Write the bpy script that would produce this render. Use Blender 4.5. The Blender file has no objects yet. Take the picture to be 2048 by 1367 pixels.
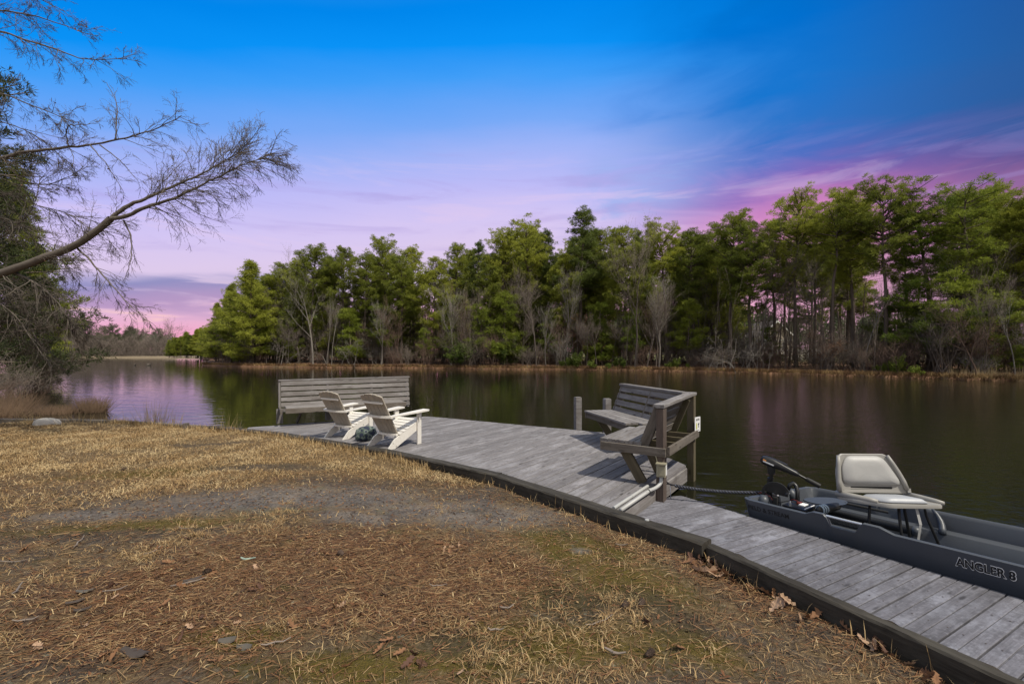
import bpy, math, random
import numpy as np
from mathutils import Vector, Matrix, noise as mnoise

S = bpy.context.scene
COL = S.collection
R = math.radians
rng = np.random.default_rng(11)
random.seed(11)

# ------------------------------------------------------------------ camera
H, F, HZ = 1.65, 910.0, 703.0            # eye height over the deck, focal length and horizon row (2048 px wide frame)
cam_d = bpy.data.cameras.new('camera')
cam = bpy.data.objects.new('camera', cam_d)
COL.objects.link(cam)
cam.location = (0, 0, H)
cam.rotation_euler = (R(90), 0, 0)
cam_d.sensor_width = 36.0
cam_d.lens = 36.0 * F / 2048
cam_d.shift_y = (HZ - 683.5) / 2048
cam_d.clip_start = 0.05
cam_d.clip_end = 3000
S.camera = cam

def P(u, v, Y):
    return Vector(((u - 1024) / F * Y, Y, H - (v - HZ) / F * Y))

def G(u, v, z=0.0):
    Y = F * (H - z) / (v - HZ)
    return Vector(((u - 1024) / F * Y, Y, z))

def lin(c):
    return tuple(((x / 255) / 12.92 if x / 255 <= .04045 else ((x / 255 + .055) / 1.055) ** 2.4) for x in c)

# ------------------------------------------------------------------ world: dusk-coloured gradient sky with streaky clouds
class NT:
    def __init__(s, tree):
        s.t = tree; s.n = tree.nodes; s.l = tree.links
    def node(s, typ, ins=None, **props):
        nd = s.n.new(typ)
        for k, v in props.items(): setattr(nd, k, v)
        for k, v in (ins or {}).items(): s.set(nd.inputs[k], v)
        return nd
    def set(s, sock, v):
        if hasattr(v, 'is_output'): s.l.new(v, sock)
        else: sock.default_value = v
    def m(s, op, a, b=None, c=None, clamp=False):
        nd = s.n.new('ShaderNodeMath'); nd.operation = op; nd.use_clamp = clamp
        s.set(nd.inputs[0], a)
        if b is not None: s.set(nd.inputs[1], b)
        if c is not None: s.set(nd.inputs[2], c)
        return nd.outputs[0]
    def step(s, x, a, b):
        nd = s.n.new('ShaderNodeMapRange'); nd.interpolation_type = 'SMOOTHSTEP'
        s.set(nd.inputs[0], x)
        if a > b:
            nd.inputs[1].default_value = b; nd.inputs[2].default_value = a
            nd.inputs[3].default_value = 1; nd.inputs[4].default_value = 0
        else:
            nd.inputs[1].default_value = a; nd.inputs[2].default_value = b
        return nd.outputs[0]
    def ramp(s, x, stops, interp='LINEAR'):
        nd = s.n.new('ShaderNodeValToRGB'); cr = nd.color_ramp; cr.interpolation = interp
        while len(cr.elements) < len(stops): cr.elements.new(0.5)
        for e, (p, c) in zip(cr.elements, stops):
            e.position = p; e.color = (*c, 1)
        s.set(nd.inputs[0], x)
        return nd.outputs[0]
    def mix(s, f, a, b, blend='MIX'):
        nd = s.n.new('ShaderNodeMix'); nd.data_type = 'RGBA'; nd.blend_type = blend
        s.set(nd.inputs[0], f)
        for i, v in ((6, a), (7, b)):
            if not hasattr(v, 'is_output') and len(v) == 3: v = (*v, 1)
            s.set(nd.inputs[i], v)
        return nd.outputs[2]
    def noise(s, vec, scale=1.0, detail=4, rough=.55, dist=0.0):
        nd = s.n.new('ShaderNodeTexNoise')
        if vec is not None: s.l.new(vec, nd.inputs['Vector'])
        nd.inputs['Scale'].default_value = scale; nd.inputs['Detail'].default_value = detail
        nd.inputs['Roughness'].default_value = rough; nd.inputs['Distortion'].default_value = dist
        return nd.outputs['Fac']
    def mapping(s, vec, scale=(1, 1, 1), loc=None, rot=None):
        nd = s.n.new('ShaderNodeMapping'); s.l.new(vec, nd.inputs['Vector'])
        nd.inputs['Scale'].default_value = scale
        if loc is not None: s.set(nd.inputs['Location'], loc)
        if rot is not None: nd.inputs['Rotation'].default_value = rot
        return nd.outputs[0]

W = bpy.data.worlds.new('World'); S.world = W; W.use_nodes = True
w = NT(W.node_tree); w.n.clear()
tc = w.node('ShaderNodeTexCoord').outputs['Generated']
sep = w.node('ShaderNodeSeparateXYZ'); w.l.new(tc, sep.inputs[0])
sx, sy, sz = sep.outputs
x2 = w.m('MULTIPLY', sx, sx); y2 = w.m('MULTIPLY', sy, sy)
q0 = w.m('DIVIDE', sz, w.m('MAXIMUM', w.m('SQRT', w.m('ADD', y2, w.m('MULTIPLY', x2, .22))), .04))
saz = w.m('DIVIDE', sx, w.m('MAXIMUM', w.m('SQRT', w.m('ADD', x2, y2)), .04))
nz = w.noise(w.mapping(tc, (1.6, 1.6, 7)), 1.6, 4, .5)
q = w.m('ADD', w.m('ADD', q0, w.m('MULTIPLY', w.m('MINIMUM', saz, 0.0), -.07)), w.m('MULTIPLY', w.m('SUBTRACT', nz, .5), .07))
base = w.ramp(w.m('DIVIDE', q, 2.0, clamp=True), [(p / 2, lin(c)) for p, c in (
    (0.0, (247, 158, 188)), (.03, (255, 152, 186)), (.06, (252, 162, 196)), (.10, (236, 178, 208)), (.16, (216, 196, 226)),
    (.22, (222, 203, 236)), (.29, (213, 199, 243)), (.36, (190, 188, 247)), (.443, (158, 180, 247)), (.50, (122, 170, 247)),
    (.607, (66, 158, 248)), (.68, (10, 146, 246)), (.77, (0, 134, 236)), (1.0, (62, 146, 222)), (1.4, (132, 170, 208)), (2.0, (158, 178, 204)))])
ql = w.m('ADD', w.m('SUBTRACT', w.m('MULTIPLY', saz, .6), w.m('MULTIPLY', w.m('MULTIPLY', saz, saz), .42)), .16)
nr = w.noise(w.mapping(tc, (2.2, 2.2, 9), rot=(0, R(-16), 0)), 2.1, 5, .55, .6)
rr = w.m('ADD', w.m('SUBTRACT', q0, ql), w.m('MULTIPLY', w.m('SUBTRACT', nr, .5), .13))
right = w.ramp(w.m('ADD', w.m('MULTIPLY', rr, .8), .4, clamp=True), [(p * .8 + .4, lin(c)) for p, c in (
    (-.45, (232, 186, 200)), (-.2, (226, 164, 196)), (-.09, (222, 140, 194)), (-.045, (196, 126, 190)), (0.0, (142, 108, 188)),
    (.05, (82, 112, 196)), (.12, (46, 116, 200)), (.22, (24, 118, 208)), (.36, (0, 112, 208)), (.5, (0, 108, 196)), (.72, (96, 146, 200)))])
right = w.mix(w.m('MULTIPLY', w.step(saz, .5, .82), .62), right, lin((46, 66, 108)))
sky = w.mix(w.step(w.m('ADD', saz, w.m('MULTIPLY', w.m('SUBTRACT', nr, .5), .25)), .12, .56), base, right)
# pale wisp right of centre
wisp = w.m('MULTIPLY', w.m('MULTIPLY', w.step(saz, .08, .22), w.step(saz, .46, .26)),
           w.m('MULTIPLY', w.m('MULTIPLY', w.step(rr, -.02, .07), w.step(rr, .24, .1)), w.step(nr, .42, .6)))
sky = w.mix(w.m('MULTIPLY', wisp, .75), sky, lin((160, 182, 240)))
# mauve cloud bank low on the left with glowing streaks
lmask = w.step(saz, -.30, -.46)
nc = w.noise(w.mapping(tc, (2.4, 2.4, 22)), 1.7, 5, .55, .3)
qc = w.m('ADD', q0, w.m('MULTIPLY', w.m('SUBTRACT', nz, .5), .12))
bank = w.m('MULTIPLY', w.m('MULTIPLY', w.step(qc, .175, .135), w.step(qc, .062, .090)), lmask)
ccol = w.mix(w.step(qc, .085, .15), lin((184, 152, 196)), lin((138, 140, 192)))
sky = w.mix(w.m('MULTIPLY', bank, w.m('ADD', w.m('MULTIPLY', w.step(nc, .60, .46), .75), .2)), sky, ccol)
streak = w.m('MULTIPLY', w.m('MULTIPLY', w.step(nc, .54, .66), lmask), w.m('MULTIPLY', w.step(q0, .16, .10), w.step(q0, .02, .04)))
sky = w.mix(w.m('MULTIPLY', streak, .9), sky, lin((255, 210, 204)))
ncen = w.noise(w.mapping(tc, (1.5, 1.5, 13), rot=(0, R(-9), 0)), 1.9, 6, .6, .5)
sky = w.mix(w.m('MULTIPLY', w.m('MULTIPLY', w.step(ncen, .50, .66), w.m('MULTIPLY', w.step(q0, .17, .24), w.step(q0, .50, .36))), .34), sky, lin((168, 150, 214)))
sky = w.mix(w.m('MULTIPLY', w.m('MULTIPLY', w.step(ncen, .46, .34), w.m('MULTIPLY', w.step(q0, .17, .24), w.step(q0, .46, .34))), .30), sky, lin((232, 206, 236)))
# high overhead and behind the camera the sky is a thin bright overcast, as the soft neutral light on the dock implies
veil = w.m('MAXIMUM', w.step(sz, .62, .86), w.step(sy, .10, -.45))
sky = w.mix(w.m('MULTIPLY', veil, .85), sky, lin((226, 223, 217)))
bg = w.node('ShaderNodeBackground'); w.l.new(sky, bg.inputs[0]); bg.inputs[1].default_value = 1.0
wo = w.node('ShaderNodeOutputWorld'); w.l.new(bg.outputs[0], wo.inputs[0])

# ------------------------------------------------------------------ sun, exposure
sun_d = bpy.data.lights.new('sun', 'SUN'); sun = bpy.data.objects.new('sun', sun_d); COL.objects.link(sun)
sun_d.energy = 4.4; sun_d.angle = R(.9); sun_d.color = (1.0, .93, .80)
SUN_TO = Vector((.45, -.33, .83)).normalized()
sun.rotation_euler = SUN_TO.to_track_quat('Z', 'Y').to_euler()
sun.location = (20, 0, 40)
vs = S.view_settings
vs.view_transform = 'Standard'; vs.look = 'None'; vs.exposure = 0; vs.gamma = 1; vs.use_curve_mapping = False
S.cycles.max_bounces = 8; S.cycles.diffuse_bounces = 4; S.cycles.glossy_bounces = 3
S.cycles.transparent_max_bounces = 6; S.cycles.transmission_bounces = 3
S.cycles.caustics_reflective = False; S.cycles.caustics_refractive = False

# ================================================================== helpers
def tag(o, label=None, cat=None, group=None, kind=None):
    for k, v in (('label', label), ('category', cat), ('group', group), ('kind', kind)):
        if v: o[k] = v
    return o

def empty(name, loc=(0, 0, 0), label=None, cat=None, group=None, rz=0):
    o = bpy.data.objects.new(name, None); COL.objects.link(o)
    o.location = loc; o.rotation_euler = (0, 0, rz); o.empty_display_size = .1
    return tag(o, label, cat, group)

def adopt(o, root):
    o.parent = root
    o.matrix_parent_inverse = root.matrix_basis.inverted()
    return o

def link(name, me, mat=None, parent=None, local=False):
    o = bpy.data.objects.new(name, me); COL.objects.link(o)
    if mat is not None and not me.materials:
        for x in (mat if isinstance(mat, (list, tuple)) else [mat]): me.materials.append(x)
    if parent is not None:
        if local: o.parent = parent
        else: adopt(o, parent)
    return o

def np_mesh(name, V, Fa, midx=None, smooth=False):
    """V (n,3), Fa (m,k) with k = 3 or 4 for every face"""
    V = np.asarray(V, np.float32); Fa = np.asarray(Fa, np.int32)
    me = bpy.data.meshes.new(name)
    n, k = Fa.shape
    me.vertices.add(len(V)); me.vertices.foreach_set('co', V.ravel())
    me.loops.add(n * k); me.loops.foreach_set('vertex_index', Fa.ravel())
    me.polygons.add(n)
    me.polygons.foreach_set('loop_start', np.arange(0, n * k, k, dtype=np.int32))
    me.polygons.foreach_set('loop_total', np.full(n, k, np.int32))
    if midx is not None: me.polygons.foreach_set('material_index', np.asarray(midx, np.int32))
    me.polygons.foreach_set('use_smooth', np.full(n, smooth))
    me.update(calc_edges=True)
    return me

class MB:
    def __init__(s): s.v = []; s.f = []; s.mi = []
    def add(s, vs_, fs, mi=0):
        b = len(s.v); s.v += [tuple(p) for p in vs_]; s.f += [tuple(i + b for i in f) for f in fs]; s.mi += [mi] * len(fs)
        return s
    def box(s, c, d, M=None, ch=0.0, mi=0):
        x, y, z = d[0] / 2, d[1] / 2, d[2] / 2
        c = Vector(c)
        vs_ = [Vector((a * x, b * y, e * z)) for a in (-1, 1) for b in (-1, 1) for e in (-1, 1)]
        if M is not None: vs_ = [M @ p for p in vs_]
        return s.add([p + c for p in vs_], [(0, 1, 3, 2), (4, 6, 7, 5), (0, 4, 5, 1), (2, 3, 7, 6), (0, 2, 6, 4), (1, 5, 7, 3)], mi)
    def prism(s, pts, axis, mi=0):
        """closed outline pts (counter-clockwise seen from +axis side) extruded along axis"""
        n = len(pts); a = Vector(axis); pts = [Vector(p) for p in pts]
        fs = [tuple(range(n - 1, -1, -1)), tuple(range(n, 2 * n))]
        fs += [(i, (i + 1) % n, n + (i + 1) % n, n + i) for i in range(n)]
        return s.add(pts + [p + a for p in pts], fs, mi)
    def bar(s, p0, p1, w_, h_, up=(0, 0, 1), ch=.004, mi=0):
        p0 = Vector(p0); p1 = Vector(p1); d = (p1 - p0).normalized(); up = Vector(up)
        sd = d.cross(up).normalized(); u2 = sd.cross(d).normalized()
        w2, h2 = w_ / 2, h_ / 2; c = min(ch, w2 * .6, h2 * .6)
        pr = [(-w2 + c, -h2), (w2 - c, -h2), (w2, -h2 + c), (w2, h2 - c), (w2 - c, h2), (-w2 + c, h2), (-w2, h2 - c), (-w2, -h2 + c)]
        vs_ = [e + sd * a + u2 * b for e in (p0, p1) for a, b in pr]
        fs = [(i, (i + 1) % 8, 8 + (i + 1) % 8, 8 + i) for i in range(8)] + [tuple(range(7, -1, -1)), tuple(range(8, 16))]
        return s.add(vs_, fs, mi)
    def tube(s, pts, rad, n=8, cap=True, mi=0):
        pts = [Vector(p) for p in pts]
        if not hasattr(rad, '__len__'): rad = [rad] * len(pts)
        vs_ = []; ref = None
        for i, p in enumerate(pts):
            t = (pts[min(i + 1, len(pts) - 1)] - pts[max(i - 1, 0)]).normalized()
            if ref is None:
                ref = Vector((0, 0, 1)) if abs(t.z) < .9 else Vector((1, 0, 0))
            a = t.cross(ref).normalized(); b = a.cross(t).normalized(); ref = b
            for k in range(n):
                an = 2 * math.pi * k / n
                vs_.append(p + (a * math.cos(an) + b * math.sin(an)) * rad[i])
        fs = []
        for i in range(len(pts) - 1):
            for k in range(n):
                fs.append((i * n + k, i * n + (k + 1) % n, (i + 1) * n + (k + 1) % n, (i + 1) * n + k))
        if cap: fs += [tuple(range(n - 1, -1, -1)), tuple(range((len(pts) - 1) * n, len(pts) * n))]
        return s.add(vs_, fs, mi)
    def ball(s, c, r, n=10, m=6, M=None, mi=0):
        c = Vector(c); r = Vector(r) if hasattr(r, '__len__') else Vector((r, r, r)); vs_ = []
        for j in range(1, m):
            th = math.pi * j / m
            for k in range(n):
                ph = 2 * math.pi * k / n
                p = Vector((math.sin(th) * math.cos(ph) * r.x, math.sin(th) * math.sin(ph) * r.y, math.cos(th) * r.z))
                vs_.append((M @ p if M is not None else p) + c)
        e = [Vector((0, 0, r.z)), Vector((0, 0, -r.z))]
        vs_ += [(M @ p if M is not None else p) + c for p in e]
        T, B = len(vs_) - 2, len(vs_) - 1
        fs = [(T, k, (k + 1) % n) for k in range(n)] + [(B, (m - 2) * n + (k + 1) % n, (m - 2) * n + k) for k in range(n)]
        for j in range(m - 2):
            for k in range(n):
                fs.append((j * n + k, (j + 1) * n + k, (j + 1) * n + (k + 1) % n, j * n + (k + 1) % n))
        return s.add(vs_, fs, mi)
    def rings(s, rings, cap0=True, cap1=True, mi=0):
        n = len(rings[0]); vs_ = [p for r_ in rings for p in r_]; fs = []
        for i in range(len(rings) - 1):
            for k in range(n):
                fs.append((i * n + k, i * n + (k + 1) % n, (i + 1) * n + (k + 1) % n, (i + 1) * n + k))
        if cap0: fs.append(tuple(range(n - 1, -1, -1)))
        if cap1: fs.append(tuple(range((len(rings) - 1) * n, len(rings) * n)))
        return s.add(vs_, fs, mi)
    def mesh(s, name, smooth=False, angle=None):
        me = bpy.data.meshes.new(name); me.from_pydata(s.v, [], s.f)
        if any(s.mi): me.polygons.foreach_set('material_index', s.mi)
        me.update()
        if smooth or angle:
            me.polygons.foreach_set('use_smooth', [True] * len(me.polygons))
            if angle: me.set_sharp_from_angle(angle=R(angle))
        return me
    def build(s, name, mat, parent=None, smooth=False, angle=None, local=False):
        return link(name, s.mesh(name, smooth, angle), mat, parent, local)

def board(name, p0, p1, w_, h_, mat, parent=None, up=(0, 0, 1), ch=.004, local=False):
    """a sawn board from p0 to p1; its own X axis runs along the grain"""
    p0 = Vector(p0); p1 = Vector(p1); d = p1 - p0; L = d.length; d.normalize(); up = Vector(up)
    yy = up.cross(d).normalized(); zz = d.cross(yy)
    me = MB().bar((-L / 2, 0, 0), (L / 2, 0, 0), w_, h_, (0, 0, 1), ch).mesh(name)
    M = Matrix((d, yy, zz)).transposed().to_4x4(); M.translation = (p0 + p1) / 2
    o = link(name, me, mat)
    o.matrix_basis = M
    if parent is not None:
        if local: o.parent = parent
        else: adopt(o, parent)
    return o

def copy_tree(root, loc, rz, scale=(1, 1, 1), label=None, group=None, tilt=0):
    r_ = root.copy(); COL.objects.link(r_)
    r_.location = loc; r_.rotation_euler = (tilt, 0, rz); r_.scale = scale
    if label: r_['label'] = label
    if group: r_['group'] = group
    for ch in root.children:
        c = ch.copy(); COL.objects.link(c); c.parent = r_
        for g in ch.children:
            d = g.copy(); COL.objects.link(d); d.parent = c
    return r_

# ================================================================== materials
def new_mat(name):
    m_ = bpy.data.materials.new(name); m_.use_nodes = True
    t = NT(m_.node_tree)
    b = t.n['Principled BSDF']
    return m_, t, b

def plain(name, col, rough=.6, metal=0.0, var=.12, bump=.0, bscale=40, spec=.5, coat=0):
    m_, t, b = new_mat(name)
    co = t.node('ShaderNodeTexCoord').outputs['Object']
    n_ = t.noise(co, 6, 5, .6)
    n2 = t.noise(co, bscale, 4, .6)
    f = t.m('ADD', 1 - var, t.m('MULTIPLY', n_, var * 2))
    t.set(b.inputs['Base Color'], t.mix(1.0, col, t.node('ShaderNodeCombineColor', {0: f, 1: f, 2: f}).outputs[0], 'MULTIPLY'))
    t.set(b.inputs['Roughness'], t.m('ADD', rough - .06, t.m('MULTIPLY', n2, .12), clamp=True))
    b.inputs['Metallic'].default_value = metal
    b.inputs['Specular IOR Level'].default_value = spec
    if bump:
        bp = t.node('ShaderNodeBump', {'Strength': bump, 'Distance': .01, 'Height': n2}); t.l.new(bp.outputs[0], b.inputs['Normal'])
    return m_

def wood(name, dark, light, weather=None, rough=.85, blotch=.5, bump=.5, along=1.3, across=26, vary=.28, stain=None, mottle=0.0):
    m_, t, b = new_mat(name)
    co = t.node('ShaderNodeTexCoord').outputs['Object']
    rnd = t.node('ShaderNodeObjectInfo').outputs['Random']
    off = t.node('ShaderNodeCombineXYZ', {0: t.m('MULTIPLY', rnd, 91.7), 1: t.m('MULTIPLY', rnd, 37.3), 2: t.m('MULTIPLY', rnd, 53.9)}).outputs[0]
    cv = t.node('ShaderNodeVectorMath', {0: co, 1: off}, operation='ADD').outputs[0]
    g1 = t.noise(t.mapping(cv, (along, across, across)), 1, 5, .62, .35)
    g2 = t.noise(t.mapping(cv, (along * 5, across * 4.5, across * 4.5)), 1, 3, .6)
    bl = t.noise(t.mapping(cv, (1.2, 3.5, 3.5)), 1.7, 6, .68)
    gr = t.m('ADD', t.m('MULTIPLY', g1, .65), t.m('MULTIPLY', g2, .35))
    col = t.ramp(gr, [(.30, dark), (.52, tuple((a + c) / 2 for a, c in zip(dark, light))), (.70, light)])
    if weather:
        col = t.mix(t.m('MULTIPLY', t.step(bl, .47, .66), blotch), col, weather)
    if stain:
        st = t.noise(t.mapping(cv, (1.0, 2.2, 2.2)), 3.1, 5, .7)
        col = t.mix(t.m('MULTIPLY', t.step(st, .54, .70), .6), col, stain)
    if mottle:                                                       # crusty grey weathering and lichen specks
        m1 = t.noise(cv, 30, 6, .72); m2 = t.noise(cv, 7, 5, .65)
        col = t.mix(t.m('MULTIPLY', t.step(t.m('ADD', t.m('MULTIPLY', m1, .6), t.m('MULTIPLY', m2, .4)), .50, .60), mottle), col, tuple(c * .42 for c in light))
        col = t.mix(t.m('MULTIPLY', t.step(m1, .46, .36), mottle * .7), col, tuple(min(1, c * 1.25) for c in light))
    # knots
    vor = t.node('ShaderNodeTexVoronoi', {'Vector': t.mapping(cv, (2.2, 9, 9)), 'Scale': 1.0})
    col = t.mix(t.m('MULTIPLY', t.step(vor.outputs['Distance'], .17, .06), .75), col, tuple(c * .35 for c in dark))
    f = t.m('ADD', 1 - vary / 2, t.m('MULTIPLY', t.m('FRACT', t.m('MULTIPLY', rnd, 7.13)), vary))
    col = t.mix(1.0, col, t.node('ShaderNodeCombineColor', {0: f, 1: f, 2: f}).outputs[0], 'MULTIPLY')
    t.set(b.inputs['Base Color'], col)
    b.inputs['Roughness'].default_value = rough
    b.inputs['Specular IOR Level'].default_value = .25
    bp = t.node('ShaderNodeBump', {'Strength': bump, 'Distance': .006, 'Height': gr}); t.l.new(bp.outputs[0], b.inputs['Normal'])
    return m_

def leafy(name, c_dark, c_light, trans=.35, rough=.7, spread=.5):
    m_, t, b = new_mat(name)
    co = t.node('ShaderNodeTexCoord').outputs['Object']
    rnd = t.node('ShaderNodeObjectInfo').outputs['Random']
    n_ = t.noise(co, .9, 4, .65)
    f = t.m('ADD', t.m('MULTIPLY', n_, 1.1), t.m('MULTIPLY', t.m('SUBTRACT', rnd, .5), spread))
    col = t.ramp(f, [(.25, c_dark), (.85, c_light)])
    t.set(b.inputs['Base Color'], col)
    b.inputs['Roughness'].default_value = rough; b.inputs['Specular IOR Level'].default_value = .25
    if trans:
        tr = t.node('ShaderNodeBsdfTranslucent'); t.l.new(col, tr.inputs[0])
        mx = t.node('ShaderNodeMixShader', {0: trans}); t.l.new(b.outputs[0], mx.inputs[1]); t.l.new(tr.outputs[0], mx.inputs[2])
        t.l.new(mx.outputs[0], t.n['Material Output'].inputs[0])
    return m_

def flat(name, col, rough=.8):
    m_, t, b = new_mat(name)
    rnd = t.node('ShaderNodeObjectInfo').outputs['Random']
    n_ = t.noise(t.node('ShaderNodeTexCoord').outputs['Object'], 9, 3, .6)
    f = t.m('ADD', .7, t.m('ADD', t.m('MULTIPLY', n_, .35), t.m('MULTIPLY', rnd, .25)))
    t.set(b.inputs['Base Color'], t.mix(1.0, col, t.node('ShaderNodeCombineColor', {0: f, 1: f, 2: f}).outputs[0], 'MULTIPLY'))
    b.inputs['Roughness'].default_value = rough; b.inputs['Specular IOR Level'].default_value = .2
    return m_

M_DECK = wood('weathered_deck_wood', (0.1024, 0.09426, 0.09445), (0.2305, 0.2178, 0.2239), (0.3009, 0.2925, 0.3078), blotch=.55, stain=(0.09603, 0.09101, 0.09445), mottle=.30)
M_DOCK2 = wood('weathered_walkway_wood', (0.07332, 0.07087, 0.08105), (0.1861, 0.1831, 0.2095), (0.2482, 0.254, 0.2954), blotch=.6, stain=(0.05076, 0.05019, 0.05838), vary=.36, mottle=.55)
M_BENCH = wood('bench_wood', (0.1047, 0.09221, 0.08568), (0.2543, 0.2382, 0.2326), (0.3142, 0.3074, 0.3101), blotch=.4, stain=(0.08976, 0.07684, 0.07344))
M_BENCH2 = wood('corner_bench_wood', (0.066, 0.05412, 0.04488), (0.1782, 0.1551, 0.132), (0.2178, 0.198, 0.1782), blotch=.35, stain=(0.0561, 0.0495, 0.033))
M_MOSSY = wood('mossy_post_wood', (0.0595, 0.0476, 0.0294), (0.147, 0.1225, 0.0805), (0.098, 0.091, 0.042), blotch=.5, stain=(0.042, 0.035, 0.021))
M_REDPOST = wood('brown_post_wood', (0.0525, 0.0385, 0.0315), (0.126, 0.098, 0.084), (0.154, 0.133, 0.119), blotch=.3)
M_TIMBER = wood('dark_timber', (0.01522, 0.0132, 0.01025), (0.05881, 0.05135, 0.04102), (0.08995, 0.08215, 0.06704), blotch=.4, bump=.9, across=16, stain=(0.01522, 0.0132, 0.01104))
M_SPLINT = wood('splintered_timber', (0.021, 0.0156, 0.012), (0.09, 0.072, 0.054), None, bump=1.0, across=30)
M_WHITE = wood('white_chair_paint', (0.5926, 0.558, 0.5056), (0.7506, 0.7293, 0.6903), (0.6518, 0.6168, 0.5542), rough=.55, blotch=.4, bump=.15, vary=.08)
M_CREAM_SHADE = wood('cream_paint_with_shade', (0.3165, 0.2821, 0.2339), (0.4266, 0.3887, 0.3337), (0.3578, 0.3199, 0.2683), rough=.6, blotch=.4, bump=.15, vary=.1)  # creamy paint of the chair backs, their shade darkened into the colour
M_PVC = plain('grey_conduit', (0.375, 0.375, 0.3675), .45, var=.12)
M_BOXP = plain('aged_outlet_box', (0.27, 0.2475, 0.1725), .55, var=.25)
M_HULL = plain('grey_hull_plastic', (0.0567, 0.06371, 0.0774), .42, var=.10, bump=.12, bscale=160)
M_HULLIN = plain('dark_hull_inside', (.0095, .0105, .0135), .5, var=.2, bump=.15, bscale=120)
M_BLACK = plain('black_plastic', (.012, .012, .013), .38, var=.2)
M_BLACKM = plain('black_matt', (.010, .010, .010), .65, var=.2)
M_CHROME = plain('brushed_rail_metal', (.72, .73, .75), .28, metal=1.0, var=.08)
M_SEAT = plain('seat_shell_plastic', (0.264, 0.2541, 0.2343), .45, var=.12, bump=.05)
M_PAD = plain('seat_pad_vinyl', (0.3384, 0.3348, 0.3276), .5, var=.14, bump=.08, bscale=60)
M_PADB = plain('seat_pad_blue_grey', (0.3168, 0.3312, 0.36), .45, var=.12, bump=.08, bscale=60)
M_REDW = plain('red_wire', (.16, .02, .014), .5)
M_LABELW = plain('white_print', (.72, .72, .72), .6, var=.06)
M_INK = plain('black_print', (.012, .012, .014), .6, var=.05)
M_YEL = plain('yellow_green_print', (.50, .52, .08), .6, var=.05)
M_ORANGE = plain('orange_print', (.75, .28, .04), .5, var=.05)
M_ROCK = plain('pale_rock', (0.486, 0.4556, 0.4151), .9, var=.3, bump=.8, bscale=14)
M_ROPE = plain('dark_rope', (.018, .018, .024), .8, var=.3, bump=.5, bscale=180)
M_ROPE2 = plain('blue_grey_rope', (.20, .22, .30), .8, var=.3, bump=.5, bscale=180)

M_PINE = leafy('pine_needles', (0.1348, 0.1656, 0.0266), (0.3706, 0.3893, 0.05652), .40)
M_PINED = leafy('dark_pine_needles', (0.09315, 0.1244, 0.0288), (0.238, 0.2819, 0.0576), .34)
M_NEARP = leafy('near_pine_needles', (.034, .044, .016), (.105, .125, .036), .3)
M_PINEY = leafy('young_pine_needles', (0.1096, 0.1548, 0.02064), (0.2773, 0.316, 0.04386), .42)
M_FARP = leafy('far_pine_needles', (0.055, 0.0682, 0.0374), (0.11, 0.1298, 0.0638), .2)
M_SHRUB = leafy('shrub_leaves', (0.06075, 0.0945, 0.0162), (0.1823, 0.2228, 0.0297), .35)
M_UNDER = leafy('undergrowth_leaves', (.060, .048, .026), (.175, .135, .075), .3)
M_BROWNL = leafy('dead_brown_leaves', (.11, .055, .03), (.22, .125, .075), .25)
M_BARK = flat('pine_bark', (0.1169, 0.09075, 0.0715))
M_TWIG = flat('grey_brown_twigs', (0.1271, 0.1025, 0.0861))
M_TWIGR = flat('reddish_twigs', (0.1215, 0.0792, 0.0612))
M_TWIGP = flat('pale_twigs', (0.1728, 0.1539, 0.135))
M_NEARB = flat('near_tree_bark', (0.1251, 0.1066, 0.08917))
M_REED = flat('dry_reed', (0.2232, 0.1612, 0.0837))
M_GR = [flat('dead_grass_%s' % n_, c) for n_, c in (('straw', (0.3894, 0.2654, 0.1271)), ('pale', (0.4911, 0.3674, 0.2002)), ('brown', (0.254, 0.1551, 0.06776)), ('dark', (0.144, 0.0939, 0.0462)))]
M_ND = [flat('pine_litter_%s' % n_, c) for n_, c in (('rust', (0.1728, 0.09, 0.04176)), ('tan', (0.288, 0.1908, 0.0972)), ('dark', (0.0648, 0.0396, 0.0252)), ('red', (0.1368, 0.0612, 0.03024)))]
M_LEAF = [flat('oak_leaf_%s' % n_, c) for n_, c in (('brown', (0.195, 0.1013, 0.0525)), ('tan', (0.33, 0.2175, 0.1425)), ('dark', (0.09, 0.04875, 0.03375)))]
M_BANKGR = [flat('bank_grass_%s' % n_, c) for n_, c in (('a', (0.3, 0.2025, 0.09375)), ('b', (0.21, 0.1275, 0.0585)), ('c', (0.1275, 0.07125, 0.0375)))]

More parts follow.
